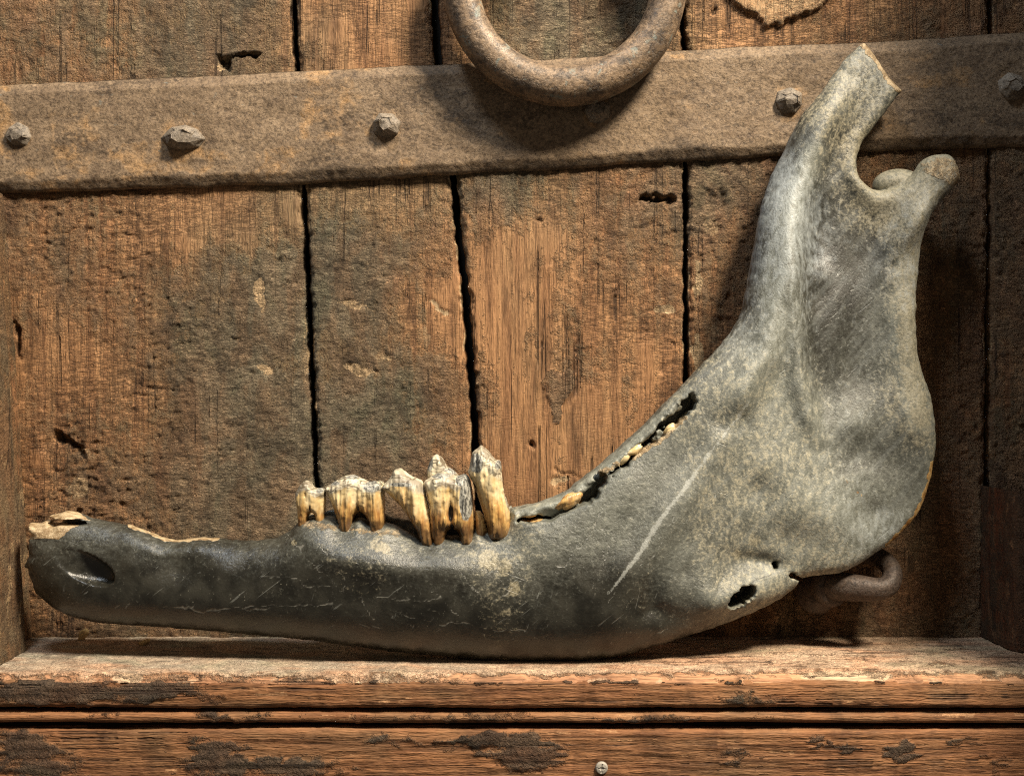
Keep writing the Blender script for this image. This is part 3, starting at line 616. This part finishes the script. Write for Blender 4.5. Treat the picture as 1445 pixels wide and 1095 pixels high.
def loft_v(name, prof, y0, y1, mat, seed, amp=1.5, shear=0.0, patv=.6):
    """extrude a (plane X, depth) profile down the wall"""
    P = np.array(prof, np.float32); L = np.concatenate([[0], np.cumsum(np.hypot(*np.diff(P, axis=0).T))])
    m = max(int(L[-1]/3), 6); t = np.linspace(0, L[-1], m); px, pd = np.interp(t, L, P[:, 0]), np.interp(t, L, P[:, 1])
    y = np.arange(y0, y1, 3.0); Y = np.repeat(y[:, None], m, 1); S = np.repeat(t[None], len(y), 0)
    h = (fbm(S/40, Y/120, seed, 3)-.5)*2*amp+(fbm(S/12, Y/14, seed+1, 4)-.5)*amp*1.6
    xo = (Y-352)*shear
    A = dict(pat=patv+(fbm(S/50, Y/90, seed+3, 4)-.5)*.8, chip=.5*sst(.62, .7, fbm(S/12, Y/30, seed+4, 3)), tone=.55+0*S, hole=0*S)
    return make(name, world(px[None]+xo+h*.6, Y, pd[None]+h*.7), gridq(len(y), m)[:, ::-1], mat, frame, A)
loft_v('stile', [(-790, 0), (-790, 262), (-656, 260), (-650, 254), (-649, 163), (-650, 82), (-656, 73), (-676, 64), (-677, -10)], -273, 353, M_STILE, 31, 2.2, .064)
bx0 = 664; 
loft_v('stile', [(662, -10), (663, 30), (667, 84), (672, 95), (700, 98), (800, 98), (800, -10)], 137, 353, M_DARKWOOD, 32, 1.5)
loft_v('stile', [(748, -10), (748, 150), (752, 420), (830, 424), (830, -10)], -1500, 353, M_DARKWOOD, 33, 1.5)  # unseen deep post, added to shade the right of the door
# screw in the rail
rail = [o for o in frame.children if o.name == 'rail'][0]
sx, sy = at(849, 1083, 208); nn = 20; rr = [(0, 1.2), (3, 1.5), (6.3, .9), (7.6, -.6), (7.8, -3)]
co = []; 
for r_, h_ in rr:
    for k in range(nn):
        a = 2*math.pi*k/nn
        cut = 1.9 if (abs(math.sin(2*a)) < .32 and r_ < 6 and r_ > 0) or r_ == 0 else 0
        co.append((sx+r_*math.cos(a), sy+r_*math.sin(a), 210+h_-cut))
co = np.array(co); make('screw', world(co[:, 0], co[:, 1], co[:, 2]), gridq(len(rr), nn, True), M_SCREW, rail, None, False)

# ------------------------------------------------------------------ the jawbone
CTRL = [  # photo x, y, centre depth, half thickness, rim radius
 (60,800,104,34,46),(110,760,100,30,36),(140,800,106,42,56),(250,820,112,44,58),(380,830,118,46,62),(450,780,122,44,58),(520,840,124,50,78),(650,830,126,52,84),(800,830,126,52,84),(760,740,122,42,60),(860,720,118,40,60),(900,860,124,46,64),
 (960,760,116,40,60),(930,600,108,30,40),(1000,560,104,28,40),(1040,840,112,30,42),(1110,830,106,20,26),(1060,680,104,31,44),(1150,760,98,20,26),(1250,740,90,13,17),(1300,640,86,11,20),(1200,640,92,22,28),(1100,500,88,27,32),
 (1200,480,74,18,22),(1280,460,80,14,24),(1080,380,76,23,25),(1180,320,62,18,20),(1290,330,68,18,24),(1320,250,78,27,26),(1240,285,62,14,20),(1150,200,52,18,20),(1210,130,46,14,18),(1250,100,42,12,18),(1235,60,40,10,16),(1320,760,86,11,20),(1340,480,80,12,22)]
def cfield(x, y, k): return field(np.asarray(x, np.float32), np.asarray(y, np.float32), [(a[0], a[1], a[k]) for a in CTRL], 55)
def J(pts, front=0.0):
    p = np.array(pts, np.float32); c = cfield(p[:, 0], p[:, 1], 2)+front*cfield(p[:, 0], p[:, 1], 3)
    s = (D-c)/D
    return [tuple(q) for q in np.stack([(p[:, 0]-CX)*s, (p[:, 1]-CY)*s], 1)]
OUT = [(44,760),(50,755),(46,748),(44,741),(47,737),(58,738),(68,734),(78,733),(70,728),(82,724),(96,721),(109,723),(131,731),(160,737),(184,741),(208,749),(233,759),(255,761),(281,758),(306,759),(340,763),(370,762),(395,757),(410,748),(420,738),
 (435,731),(461,727),(478,732),(489,739),(500,733),(510,730),(522,736),(546,737),(562,743),(581,752),(602,759),(623,755),(645,755),(661,754),(672,745),(687,748),(706,745),(718,732),(722,716),(750,711),(782,700),(804,689),(812,681),(849,652),(879,625),(912,595),(934,572),(959,547),(986,518),
 (1014,489),(1041,452),(1053,405),(1060,365),(1074,292),(1089,248),(1108,208),(1128,168),(1148,144),(1175,107),(1195,81),(1213,64),(1218,62),(1222,64),(1239,87),(1255,112),(1269,126),(1271,129),(1262,141),(1245,164),(1228,185),(1215,205),(1208,228),(1210,248),(1222,262),
 (1235,268),(1255,267),(1275,257),(1289,243),(1299,228),(1316,220),(1333,218),(1343,225),(1351,242),(1353,255),(1346,265),(1329,282),(1316,299),(1306,319),(1299,346),(1295,385),(1292,415),(1291,466),(1294,499),(1301,526),(1311,553),(1316,580),(1320,613),(1320,630),(1316,654),
 (1312,677),(1304,704),(1292,728),(1278,744),(1256,765),(1227,785),(1195,804),(1162,811),(1136,813),(1126,822),(1115,833),(1086,852),(1050,868),(1014,882),(980,893),(940,906),(900,918),(860,927),(820,931),(768,932),(696,931),(624,925),(552,918),(480,908),(420,900),(360,895),
 (288,888),(216,883),(160,879),(126,875),(98,867),(76,856),(60,842),(50,828),(43,812),(42,800),(38,790),(42,782),(39,774),(44,768)]
OUTP = crom(J(OUT), 3)
H = 2.2
x0, x1 = -700, 640; y0, y1 = -480, 370; z0, z1 = 10, 200
gx = np.arange(x0, x1, H, dtype=np.float32); gy = np.arange(y0, y1, H, dtype=np.float32); gz = np.arange(z0, z1, H, dtype=np.float32)
GX, GY = np.meshgrid(gx, gy, indexing='ij')
PX, PY = GX.copy(), GY.copy()                      # photo pixel of a plane point at the jaw's own depth
for _ in range(3):
    c = cfield(CX+PX, CY+PY, 2); PX = GX*D/(D-c); PY = GY*D/(D-c)
PX += CX; PY += CY
c = cfield(PX, PY, 2); T = cfield(PX, PY, 3); R = cfield(PX, PY, 4)
rel = np.zeros_like(c)
def ridge(pts, amp, wd):
    global rel
    tp = np.minimum(sst(-15, 70, np.hypot(PX-pts[0][0], PY-pts[0][1])), sst(-15, 70, np.hypot(PX-pts[-1][0], PY-pts[-1][1])))
    rel = rel+2.2*amp*tp*np.exp(-(seg_dist(PX, PY, pts)/wd)**2)
ridge([(1195,110),(1150,190),(1112,290),(1094,400),(1072,500),(1010,600)], 9, 24)
ridge([(1215,230),(1222,330),(1208,450),(1195,600)], -4.5, 46)
ridge([(1165,260),(1150,400)], -5, 26)
ridge([(1318,262),(1285,310),(1250,380)], 9, 17)
ridge([(1278,400),(1275,500),(1292,640)], 3, 22)
ridge([(1205,205),(1203,250),(1232,285),(1265,275)], 4, 14)
ridge([(1245,160),(1215,200)], 4, 14)
ridge([(1118,330),(1112,420),(1120,540),(1150,640)], 6, 16)
ridge([(1150,380),(1150,500),(1165,620)], -3.5, 20)
ridge([(1170,600),(1240,660),(1230,700)], -2.5, 44)
ridge([(1060,690),(1150,720),(1230,720)], 6, 46)
ridge([(960,800),(1000,842),(1060,830),(1110,815)], 7, 26)
ridge([(905,800),(915,850),(960,880)], -5, 16)
ridge([(1130,800),(1070,790),(1010,780)], -4, 12)
ridge([(430,770),(560,790),(700,790)], 4, 22)
ridge([(480,770),(500,800)], 3, 14)
ridge([(850,840),(925,745),(990,655),(1040,590)], 5, 26)
ridge([(200,790),(330,800)], -5, 30)
ridge([(165,745),(240,770),(330,775)], 3, 18)
rel += (fbm(PX/90, PY/120, 5, 3)-.5)*4+(fbm(PX/22, PY/40, 6, 3)-.5)*1.4
jg = 1+4*sst(70, 45, PX)
e = sdf(GX+(fbm(GX/9, GY/9, 80, 3)-.5)*2.5*jg, GY+(fbm(GX/9, GY/9, 81, 3)-.5)*2.5, OUTP)
q = np.clip(1-e/R, 0, 1.6); E = q*q
Eb = blur(E, 4, 2); wgt = sst(8, 26, e); E = E*(1-wgt)+Eb*wgt
cen = c+rel*.5; Th = np.maximum(T+rel*.5, 6)
F = (((gz[None, None]-cen[..., None])/Th[..., None])**2+E[..., None]-1).astype(np.float32)
F *= 12
def cut(G):          # G > 0 is removed
    global F
    F = np.maximum(F, G.astype(np.float32))
Z = gz[None, None]
# trench behind the molars
TR = [(724,722),(752,716),(786,704),(806,696),(815,687),(851,659),(882,632),(915,602),(936,580),(957,556),(968,547),(976,553),(978,567),(966,587),(949,602),(924,622),(899,640),(874,655),(854,668),(840,694),(811,713),(780,729),(745,735),(726,736)]
s = sdf(PX+(fbm(PX/8, PY/8, 60, 3)-.5)*7, PY+(fbm(PX/8, PY/8, 61, 3)-.5)*7, TR)
floor_ = (cen+20-1.0*np.clip(e-13, 0, 16)+(fbm(PX/9, PY/9, 62, 3)-.5)*9)[..., None]
cut(np.minimum(s[..., None]*1.0, (Z-floor_)*.8))
for sl, sr in (([(820, 703), (836, 691), (848, 674)], 8), ([(848, 676), (880, 651), (905, 631), (925, 609), (952, 590), (968, 572)], 2.2), ([(930, 603), (955, 588), (968, 572)], 5.5), ([(967, 572), (971, 563)], 7.5), ([(730, 733), (775, 727)], 3.0)):
    dn = sr-seg_dist(PX+(fbm(PX/8, PY/8, 64, 3)-.5)*13, PY+(fbm(PX/8, PY/8, 65, 3)-.5)*13, sl)
    cut(np.minimum(dn[..., None], (Z-(cen-20)[..., None])*.8))
# inner wall of the tooth row, behind the teeth
LW = J([(425,731),(461,723),(505,719),(546,731),(575,738),(600,738),(640,742),(665,738),(690,728),(722,716),(735,760),(600,800),(440,790)])
G = -sdf(GX+(fbm(GX/6, GY/6, 90, 3)-.5)*5, GY+(fbm(GX/6, GY/6, 91, 3)-.5)*5, LW)
G = np.maximum(G[..., None], np.abs(Z-(c-27)[..., None])-6).astype(np.float32)
F = np.minimum(F, G)
# hollow of the mental foramen, back holes and the notch
front = (cen+Th*np.sqrt(np.clip(1-E, 0, 1)))[..., None]
a = math.radians(24); dx, dy = PX-133, PY-794; uu = (dx*math.cos(a)+dy*math.sin(a))/45; vv = (-dx*math.sin(a)+dy*math.cos(a))/19
dep = 24*np.clip(.45+.75*uu, .12, 1.25)*np.clip(1-(uu*uu+vv*vv), 0, 1)**.35
cut(np.where((dep > .5)[..., None], (Z-(front-dep[..., None]))*.5, -3))
def hole(px, py, ra, rb, rot, depth, seed):
    b = blob(PX+(fbm(PX/6, PY/6, seed, 2)-.5)*7, PY+(fbm(PX/6, PY/6, seed+1, 2)-.5)*7, px, py, ra, rb, rot)
    cut(np.minimum(((1-b)*min(ra, rb))[..., None], (Z-(front-depth))*.7))
hole(1039, 835, 23, 11, -34, 60, 70); hole(1090, 793, 6.5, 3.2, -60, 30, 72); hole(1113, 808, 6, 4, 30, 60, 73); hole(1124, 815, 11, 3.5, 28, 60, 74)
# splinter gap at the broken chin
b = sdf(PX, PY, [(70,737),(84,731),(112,731),(133,737),(112,740),(92,739),(80,742)])
cut(np.minimum(b[..., None], (Z-(cen-14)[..., None])))
sp_ = seg_dist(PX, PY, [(44,741),(92,752),(104,742)])
# lump of the condyle seen through the notch
lx, ly = at(1266, 262, 44)
G = (np.sqrt(((GX-lx)/34)**2+((GY-ly)/22)**2)[..., None]**2+((Z-46)/24)**2-1)*12
F = np.minimum(F, G.astype(np.float32))
F[[0, -1]] = 5; F[:, [0, -1]] = 5; F[:, :, [0, -1]] = 5
V, Q = surface_nets(F, np.array([x0, y0, z0], float), H)
del F, G
vx, vy, vz = V[:, 0].astype(np.float32), V[:, 1].astype(np.float32), V[:, 2].astype(np.float32)
px = CX+vx*D/(D-vz); py = CY+vy*D/(D-vz)            # photo pixel of each vertex
def line(pts): return seg_dist(px, py, pts)
DUST_SHADE = [(80,760,.3),(90,830,.0),(200,760,.22),(200,850,.0),(300,790,.18),(300,860,0),(420,760,.22),(420,860,.04),(520,760,.35),(500,850,.06),(600,780,.30),(600,880,.03),(700,770,.42),(720,800,.42),(700,860,.1),(800,740,.45),(800,820,.22),(820,890,.05),(880,700,.5),(900,840,.12),
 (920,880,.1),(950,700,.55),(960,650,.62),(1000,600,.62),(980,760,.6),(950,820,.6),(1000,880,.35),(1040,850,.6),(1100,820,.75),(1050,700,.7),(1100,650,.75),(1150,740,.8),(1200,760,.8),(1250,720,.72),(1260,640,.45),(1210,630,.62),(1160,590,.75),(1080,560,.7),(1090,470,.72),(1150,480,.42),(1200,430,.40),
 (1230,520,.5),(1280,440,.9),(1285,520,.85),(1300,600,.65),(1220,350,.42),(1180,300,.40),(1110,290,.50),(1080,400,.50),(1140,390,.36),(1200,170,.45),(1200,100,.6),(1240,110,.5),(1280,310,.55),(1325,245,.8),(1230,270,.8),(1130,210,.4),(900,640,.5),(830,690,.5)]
dust_shade = field(px, py, DUST_SHADE, 38)+.10*sst(820, 770, py)*sst(950, 850, px)  # bone dust, plus lit upper and shaded lower jaw painted in
OCH = [(1020,640,.5),(1080,560,.5),(1060,700,.55),(1100,760,.5),(1040,800,.55),(1130,800,.55),(1140,650,.55),(1150,560,.4),(1200,620,.3),(1250,700,.3),(1290,420,.9),(1285,500,.8),(1300,570,.6),(1200,100,.6),(1225,270,.8),(1150,290,.3),(1160,285,.45),(1200,400,.2),(700,780,.5),(720,820,.45),(535,775,.45),(530,760,.4),(600,850,.0),(400,850,.0),(200,800,.0),(800,850,.1),(850,750,.25),(900,680,.35),(1325,240,.8),(1100,450,.4),(1130,370,.2),(1240,480,.2),(1200,470,.15),(950,850,.3),(1000,870,.35),(1035,860,.6),(920,830,.35)]
ochre = field(px, py, OCH, 34)
trv = sdf(px, py, TR); dust_shade = np.where((trv > -3) & (vz < cfield(px, py, 2)+26), np.maximum(dust_shade, .8), dust_shade)
for cx, cy, rr in [(533,768,13),(545,775,9),(415,766,5),(690,790,20),(712,800,16),(725,830,12),(1065,762,12),(1040,783,10)]:
    ochre = np.maximum(ochre, .75*sst(1.3, .5, blob(px, py, cx, cy, rr, rr*1.1)))
COOL_SHEEN = [(1110,290,.7),(1095,350,.6),(1280,340,.6),(1210,220,.2),(1215,330,.35),(1200,760,.55),(1240,770,.55),(1180,700,.4),(1150,780,.3),(1100,800,.2),(930,820,.3),(700,850,0),(1060,600,.2),(1245,170,.5),(1230,520,.45),(1200,480,.3),(1250,610,.4),(1040,680,.25),(300,800,.0),(900,700,.2),(1090,450,.5),(1300,650,.2),(1000,800,.25)]
cool = field(px, py, COOL_SHEEN, 40)  # bluish reflections on the bone put into its colour
tan = np.zeros_like(px); jn = (fbm(px/7, py/7, 200, 3)-.5)
fr_d = np.interp(px, [0, 2000], [0, 0])
chin = sdf(px+jn*10, py, [(36,762),(60,760),(84,762),(94,752),(104,744),(112,740),(90,736),(112,732),(130,736),(112,722),(92,716),(60,722),(36,730)])
tan = np.maximum(tan, .9*sst(-2, 3, chin))
tan = np.maximum(tan, 1.0*sst(5.5, 2.5, line([(184,741),(208,748.5),(233,758.5),(255,761),(281,758),(306,759)])+jn*4))
tan = np.maximum(tan, .85*sst(7, 3, line([(1216,62),(1239,87),(1255,112),(1270,128)])+jn*5))
tan = np.maximum(tan, .54*sst(-3, 8, sdf(px+jn*14, py+jn*12, [(1290,240),(1320,212),(1360,222),(1362,262),(1345,270),(1325,258),(1305,250)])))
tan = np.maximum(tan, .50*sst(10, 4, line([(1205,235),(1212,258),(1235,274),(1262,272)])+jn*8)*.8)
tan = np.maximum(tan, .42*sst(12, 4, line([(1210,66),(1175,107),(1128,168)])+jn*9))
tan = np.maximum(tan, .36*sst(-6, 8, sdf(px+jn*16, py+jn*16, [(1195,85),(1218,60),(1248,100),(1225,108),(1190,112)])))
tan = np.maximum(tan, .75*sst(8, 3, line([(850,668),(880,652),(930,622),(966,590)])+jn*8)*.75)
tan = np.maximum(tan, .5*sst(10, 3, line([(430,740),(480,745),(560,752)])+jn*10))
orange = 1.0*sst(5, 2, line([(1316,654),(1312,677),(1304,704),(1290,731),(1276,746),(1252,769)])+jn*6)
orange = np.maximum(orange, .9*sst(-3, 4, sdf(px+jn*10, py+jn*8, [(788,714),(796,700),(808,693),(819,697),(822,706),(808,714),(797,722)])))
orange = np.maximum(orange, .8*sst(1.2, .7, blob(px+jn*8, py, 750, 732, 17, 5, 0)))
orange = np.maximum(orange, .6*sst(7, 2, line([(1190,675),(1215,700)])+jn*9+3))
CR = [[(400,752),(440,790),(480,832),(515,842),(560,845),(620,845)],[(480,800),(490,835)],[(515,842),(517,860),(530,872)],[(610,830),(650,870)],[(650,800),(662,820),(690,860)],[(560,866),(640,880),(740,892)],[(790,800),(830,760),(850,730)],[(860,850),(868,835)],[(320,860),(360,852),(420,850),(470,852)],[(360,812),(420,820),(470,830)],
 [(920,900),(945,885)],[(700,850),(720,830),(745,815)],[(230,856),(300,860),(380,858)],[(430,735),(470,790)],[(846,745),(860,770),(850,800)]]
crack = np.full_like(px, 99.)
wx = px+(fbm(px/16, py/16, 301, 3)-.5)*16; wy = py+(fbm(px/16, py/16, 302, 3)-.5)*16
for pl in CR: crack = np.minimum(crack, seg_dist(wx, wy, pl))
scratch = np.full_like(px, 99.)
wd = np.interp(py, [560, 610, 660, 700, 750, 790, 838], [0.6, 1.5, 2.0, 2.6, 3.4, 2.6, 1.0])+(fbm(px/9, py/14, 77, 3)-.5)*5
scratch = np.minimum(scratch, line([(1058,566),(1040,590),(1010,628),(985,662),(955,703),(930,735),(905,777),(880,810),(860,836)])-wd)
for pl in [[(950,738),(966,718)],[(990,700),(1012,676)],[(1005,705),(1018,690)],[(930,760),(952,730)],[(1195,400),(1210,383)],[(1180,385),(1200,408)],[(1215,388),(1228,372)],[(1205,370),(1222,395)],[(1150,470),(1230,420)],[(1135,445),(1180,410)],[(1240,430),(1195,490)],[(1170,505),(1235,450)],[(940,705),(930,722)],[(1035,640),(1022,660)],[(1012,640),(972,700),(944,752)],[(935,765),(912,800)],[(1000,690),(968,738)]]:
    scratch = np.minimum(scratch, seg_dist(wx*.15+px*.85, wy*.15+py*.85, pl)+.4)
darkline = np.full_like(px, 99.)
for pl in [[(44,760),(70,762),(92,763)],[(1113,806),(1140,815)],[(1030,838),(1113,807)][:0] or [(1060,822),(1085,812)],[(92,763),(130,759)]]:
    if len(pl) > 1: darkline = np.minimum(darkline, seg_dist(wx*.5+px*.5, wy*.5+py*.5, pl)+.3)
ii = np.clip(((vx-x0)/H).astype(int), 0, rel.shape[0]-1); jj = np.clip(((vy-y0)/H).astype(int), 0, rel.shape[1]-1)
relv, ev = rel[ii, jj], e[ii, jj]
band = sst(300, 360, py)*sst(620, 540, py)
dust_shade = dust_shade+band*(.14*sst(1138, 1112, px)*sst(1060, 1095, px)-.05*sst(1112, 1138, px)*sst(1245, 1200, px))  # light band and shaded fossa of the ramus put into the colour
bl = sst(30, 8, line([(1285,370),(1281,420),(1280,470),(1286,530),(1300,590)])); dust_shade = dust_shade+.45*bl; ochre = np.maximum(ochre, .8*bl)
dust_shade = dust_shade+.25*sst(22, 6, line([(1150,215),(1118,290),(1100,350),(1085,420)]))  # highlight along the front ridge painted paler
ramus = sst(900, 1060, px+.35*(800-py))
dust_shade = np.clip(dust_shade+ramus*(.008*np.clip(relv, -16, 16)+.20*sst(26, 4, ev)*sst(1170, 1230, px)-.16*sst(22, 4, ev)*sst(1150, 1090, px))-.08*ramus, -.2, 1)  # ridges paler, hollows darker: shading of the relief painted in

jaw = thing('jawbone', 'dark grey lower jawbone with yellowed cheek teeth lying on the sill', 'jawbone', (90, 352, 125))
make('mandible', world(vx, vy, vz), Q[:, ::-1], M_BONE, jaw, dict(dust_shade=dust_shade, ochre=ochre, cool=cool, tan=tan, orange=orange, crack=crack, scratch=scratch, darkline=darkline, ramus=ramus))

# ------------------------------------------------------------------ teeth
z2 = lambda pts: [(400+x/4.25, 610+y/4.25) for x, y in pts]
TEETH = [
 dict(p=[(72,390),(85,340),(130,288),(165,300),(190,330),(250,342),(254,420),(250,505),(248,600),(205,600),(192,500),(168,480),(150,505),(138,600),(92,600),(86,470)], c=128, T=15, cusps=[(135,310,9),(230,355,6)], R=11, grey=[(225,345,30,18,.6)], black=[(140,370,8,20,.4),(168,455,8,30,.6)]),
 dict(p=[(255,335),(300,300),(350,270),(410,252),(450,265),(500,288),(520,296),(592,290),(606,330),(610,530),(606,600),(530,600),(512,530),(488,492),(458,474),(432,495),(420,530),(408,600),(345,600),(325,520),(298,440),(275,390)], c=128, T=21, R=15, grey=[(540,320,60,34,.8),(420,265,50,14,.6),(310,300,50,14,.7)], black=[(456,450,10,30,.6),(275,400,10,60,.4)], lob=[(370,400,60),(540,400,60)]),
 dict(p=[(590,330),(625,290),(648,255),(668,225),(700,214),(730,232),(750,250),(800,275),(834,292),(846,330),(862,400),(885,500),(900,600),(905,680),(840,680),(800,590),(760,520),(700,440),(635,372)], c=132, T=22, R=17, grey=[(715,305,85,16,.65),(610,330,20,14,.5)], black=[(690,450,14,90,.5)], lob=[(790,430,70)]),
 dict(p=[(860,240),(868,205),(890,152),(920,130),(950,150),(985,200),(1040,245),(1060,290),(1040,400),(950,420),(880,330)], c=112, T=15, R=13, grey=[(880,180,25,60,.7),(1010,230,50,24,.7)], black=[]),
 dict(p=[(845,300),(880,268),(930,240),(960,232),(1000,250),(1045,262),(1095,250),(1122,290),(1132,350),(1146,480),(1142,600),(1140,680),(1075,680),(1065,680),(1054,612),(1026,582),(1000,580),(978,612),(966,680),(902,680),(896,560),(890,500),(872,420),(858,360)], c=131, T=24, R=17, grey=[(1100,400,45,130,.9),(1080,280,50,40,.9),(940,255,80,16,.7)], black=[(1008,475,20,70,.8),(1015,560,16,30,.7)], lob=[(940,380,75),(1080,520,40)]),
 dict(p=[(876,470),(882,438),(900,430),(925,450),(945,490),(950,560),(945,640),(890,640),(880,540)], c=137, T=14, R=8, grey=[], black=[], cr=.16),
 dict(p=[(1108,245),(1120,180),(1134,120),(1165,95),(1190,78),(1230,110),(1270,160),(1303,178),(1312,280),(1330,380),(1355,450),(1362,540),(1350,640),(1240,640),(1222,570),(1200,490),(1172,400),(1140,310)], c=130, T=25, R=19, grey=[(1160,180,50,70,.7),(1290,190,24,30,.7)], black=[(1215,235,40,50,.42),(1150,330,24,70,.5)], lob=[(1260,420,60)]),
 dict(p=[(1150,480),(1170,470),(1192,490),(1215,550),(1225,600),(1220,660),(1160,660),(1152,560)], c=129, T=15, R=9, grey=[], black=[], cr=.16),
]
def tooth(spec, k):
    P0 = z2(spec['p']); c0 = spec['c']; s0 = (D-c0)/D
    P = crom([((x-CX)*s0, (y-CY)*s0) for x, y in P0], 4)
    h = 1.25; m = 8; a = np.array(P); lo = a.min(0)-m; hi = a.max(0)+m
    x = np.arange(lo[0], hi[0], h, dtype=np.float32); y = np.arange(lo[1], hi[1], h, dtype=np.float32); T_ = spec['T']; z = np.arange(c0-T_-10, c0+T_+12, h, dtype=np.float32)
    X, Y = np.meshgrid(x, y, indexing='ij'); ppx = CX+X/s0; ppy = CY+Y/s0
    zx = (ppx-400)*4.25; zy = (ppy-610)*4.25
    e = sdf(X+(fbm(X/4, Y/4, k, 3)-.5)*1.6, Y+(fbm(X/4, Y/4, k+50, 3)-.5)*1.6, P)
    q = np.clip(1-e/(spec['R']*.72), 0, 1.7); E = q*q; Eb = blur(E, 3, 2); wg = sst(3, 10, e); E = E*(1-wg)+Eb*wg
    th = T_*(1+.17*(fbm(X/5, Y/50, k+9, 3)-.5)*2)+(fbm(X/9, Y/9, k+2, 3)-.5)*3
    for lx, ly, lr in spec.get('lob', []): th = th+5*np.exp(-((zx-lx)/lr)**2)-1.5
    for bx, by, rx, ry, amt in spec['black']: th = th-5*amt*sst(1.2, .3, blob(zx, zy, bx, by, rx, ry))
    F = ((((z[None, None]-c0)/th[..., None])**2+E[..., None]-1)*8).astype(np.float32)
    # worn, sloping biting surface: ridges of enamel
    ytop = np.array([p[1] for p in P]).min()
    F[[0, -1]] = 5; F[:, [0, -1]] = 5; F[:, :, [0, -1]] = 5
    V, Q = surface_nets(F, np.array([x[0], y[0], z[0]], float), h)
    vx, vy, vz = [V[:, i].astype(np.float32) for i in range(3)]
    qx = (CX+vx/s0-400)*4.25; qy = (CY+vy/s0-610)*4.25
    # crown: measured down from the local upper edge
    zp = np.array(spec['p'], float); xs_ = np.linspace(zp[:, 0].min(), zp[:, 0].max(), 60); te = []
    zd = np.array(crom([tuple(p) for p in spec['p']], 6))
    for xx in xs_:
        near = zd[np.abs(zd[:, 0]-xx) < 9]; te.append(near[:, 1].min() if len(near) else zp[:, 1].min())
    tl = np.interp(qx, xs_, te); base = 560 if k > 1 else 520
    cr = 1-(qy-tl)/(base+40-tl)
    if 'cr' in spec: cr = cr*.3+spec['cr']*.6
    gm = np.zeros_like(qx); bm = np.zeros_like(qx)
    for bx, by, rx, ry, amt in spec['grey']: gm = np.maximum(gm, amt*sst(1.25, .6, blob(qx, qy, bx, by, rx, ry)))
    for bx, by, rx, ry, amt in spec['black']: bm = np.maximum(bm, amt*sst(1.3, .4, blob(qx, qy, bx, by, rx, ry)))
    return make('tooth', world(vx, vy, vz), Q[:, ::-1], M_TOOTH, jaw, dict(crown=cr, grey=gm, black=bm))
for k, sp in enumerate(TEETH): tooth(sp, k)
# unerupted tooth tips showing in the trench
def pebble(name, px_, py_, d_, rx, ry, rd, rot, seed, mat, parent, attrs, pinch=.0):
    nu, nv = 14, 20; th = np.linspace(0.02, math.pi-.02, nu)[:, None]; ph = np.linspace(0, 2*math.pi, nv, endpoint=False)[None]
    a = np.sin(th)*np.cos(ph); b = np.cos(th)+0*ph; g = np.sin(th)*np.sin(ph)
    nz = 1+.35*(fbm(a*1.6+seed, b*1.6+g*1.3, seed, 3)-.5)*2
    a, b, g = a*nz*(1-pinch*b), b*nz, g*nz
    r = math.radians(rot); X, Y = a*rx, b*ry; cx, cy = at(px_, py_, d_)
    X, Y = X*math.cos(r)-Y*math.sin(r), X*math.sin(r)+Y*math.cos(r)
    return make(name, world(cx+X, cy+Y, d_+g*rd), gridq(nu, nv, True), mat, parent, {k_: np.full(nu*nv, v_) for k_, v_ in attrs.items()})
for i, (a_, b_, rx, ry, ro) in enumerate([(880, 647, 6, 11, 40), (895, 636, 12, 5, -34), (945, 606, 9, 5, -36)]):
    pebble('tooth_tip', a_, b_, 127, rx, ry, 7, ro, i+3, M_TOOTH, jaw, dict(crown=.72, grey=0, black=0), .35)

pebble('tooth_stump', 803, 707, 138, 18, 8, 8, -32, 9, M_TOOTH, jaw, dict(crown=.36, grey=0, black=0))

# ------------------------------------------------------------------ crumbs on the sill
for lb, (a_, b_, dd_, rx, ry, rd, ro, sd) in (('dry tan leaf crumb on the sill below the broken chin of the jaw', (117, 896, 16, 6, 9, 4, 20, 5)),
        ('dry curled leaf crumb on the sill below the jaw body, right of the other crumb', (203, 907, 42, 9, 3.6, 6, -24, 8))):
    o = pebble('leaf_crumb', a_, b_, dd_, rx, ry, rd, ro, sd, M_LEAF, None, {}, .3)
    o['label'] = lb; o['category'] = 'leaf crumb'; o['group'] = 'leaf crumbs on the sill'
o = tube('straw', [A(48, 905, 14), A(75, 904.5, 12), A(104, 904, 10)], [1.2, 1.4, 1.0], M_LEAF, None, 8, 5, .3, 2)
o['label'] = 'thin yellow straw lying on the sill in the corner beside the left stile'; o['category'] = 'straw'
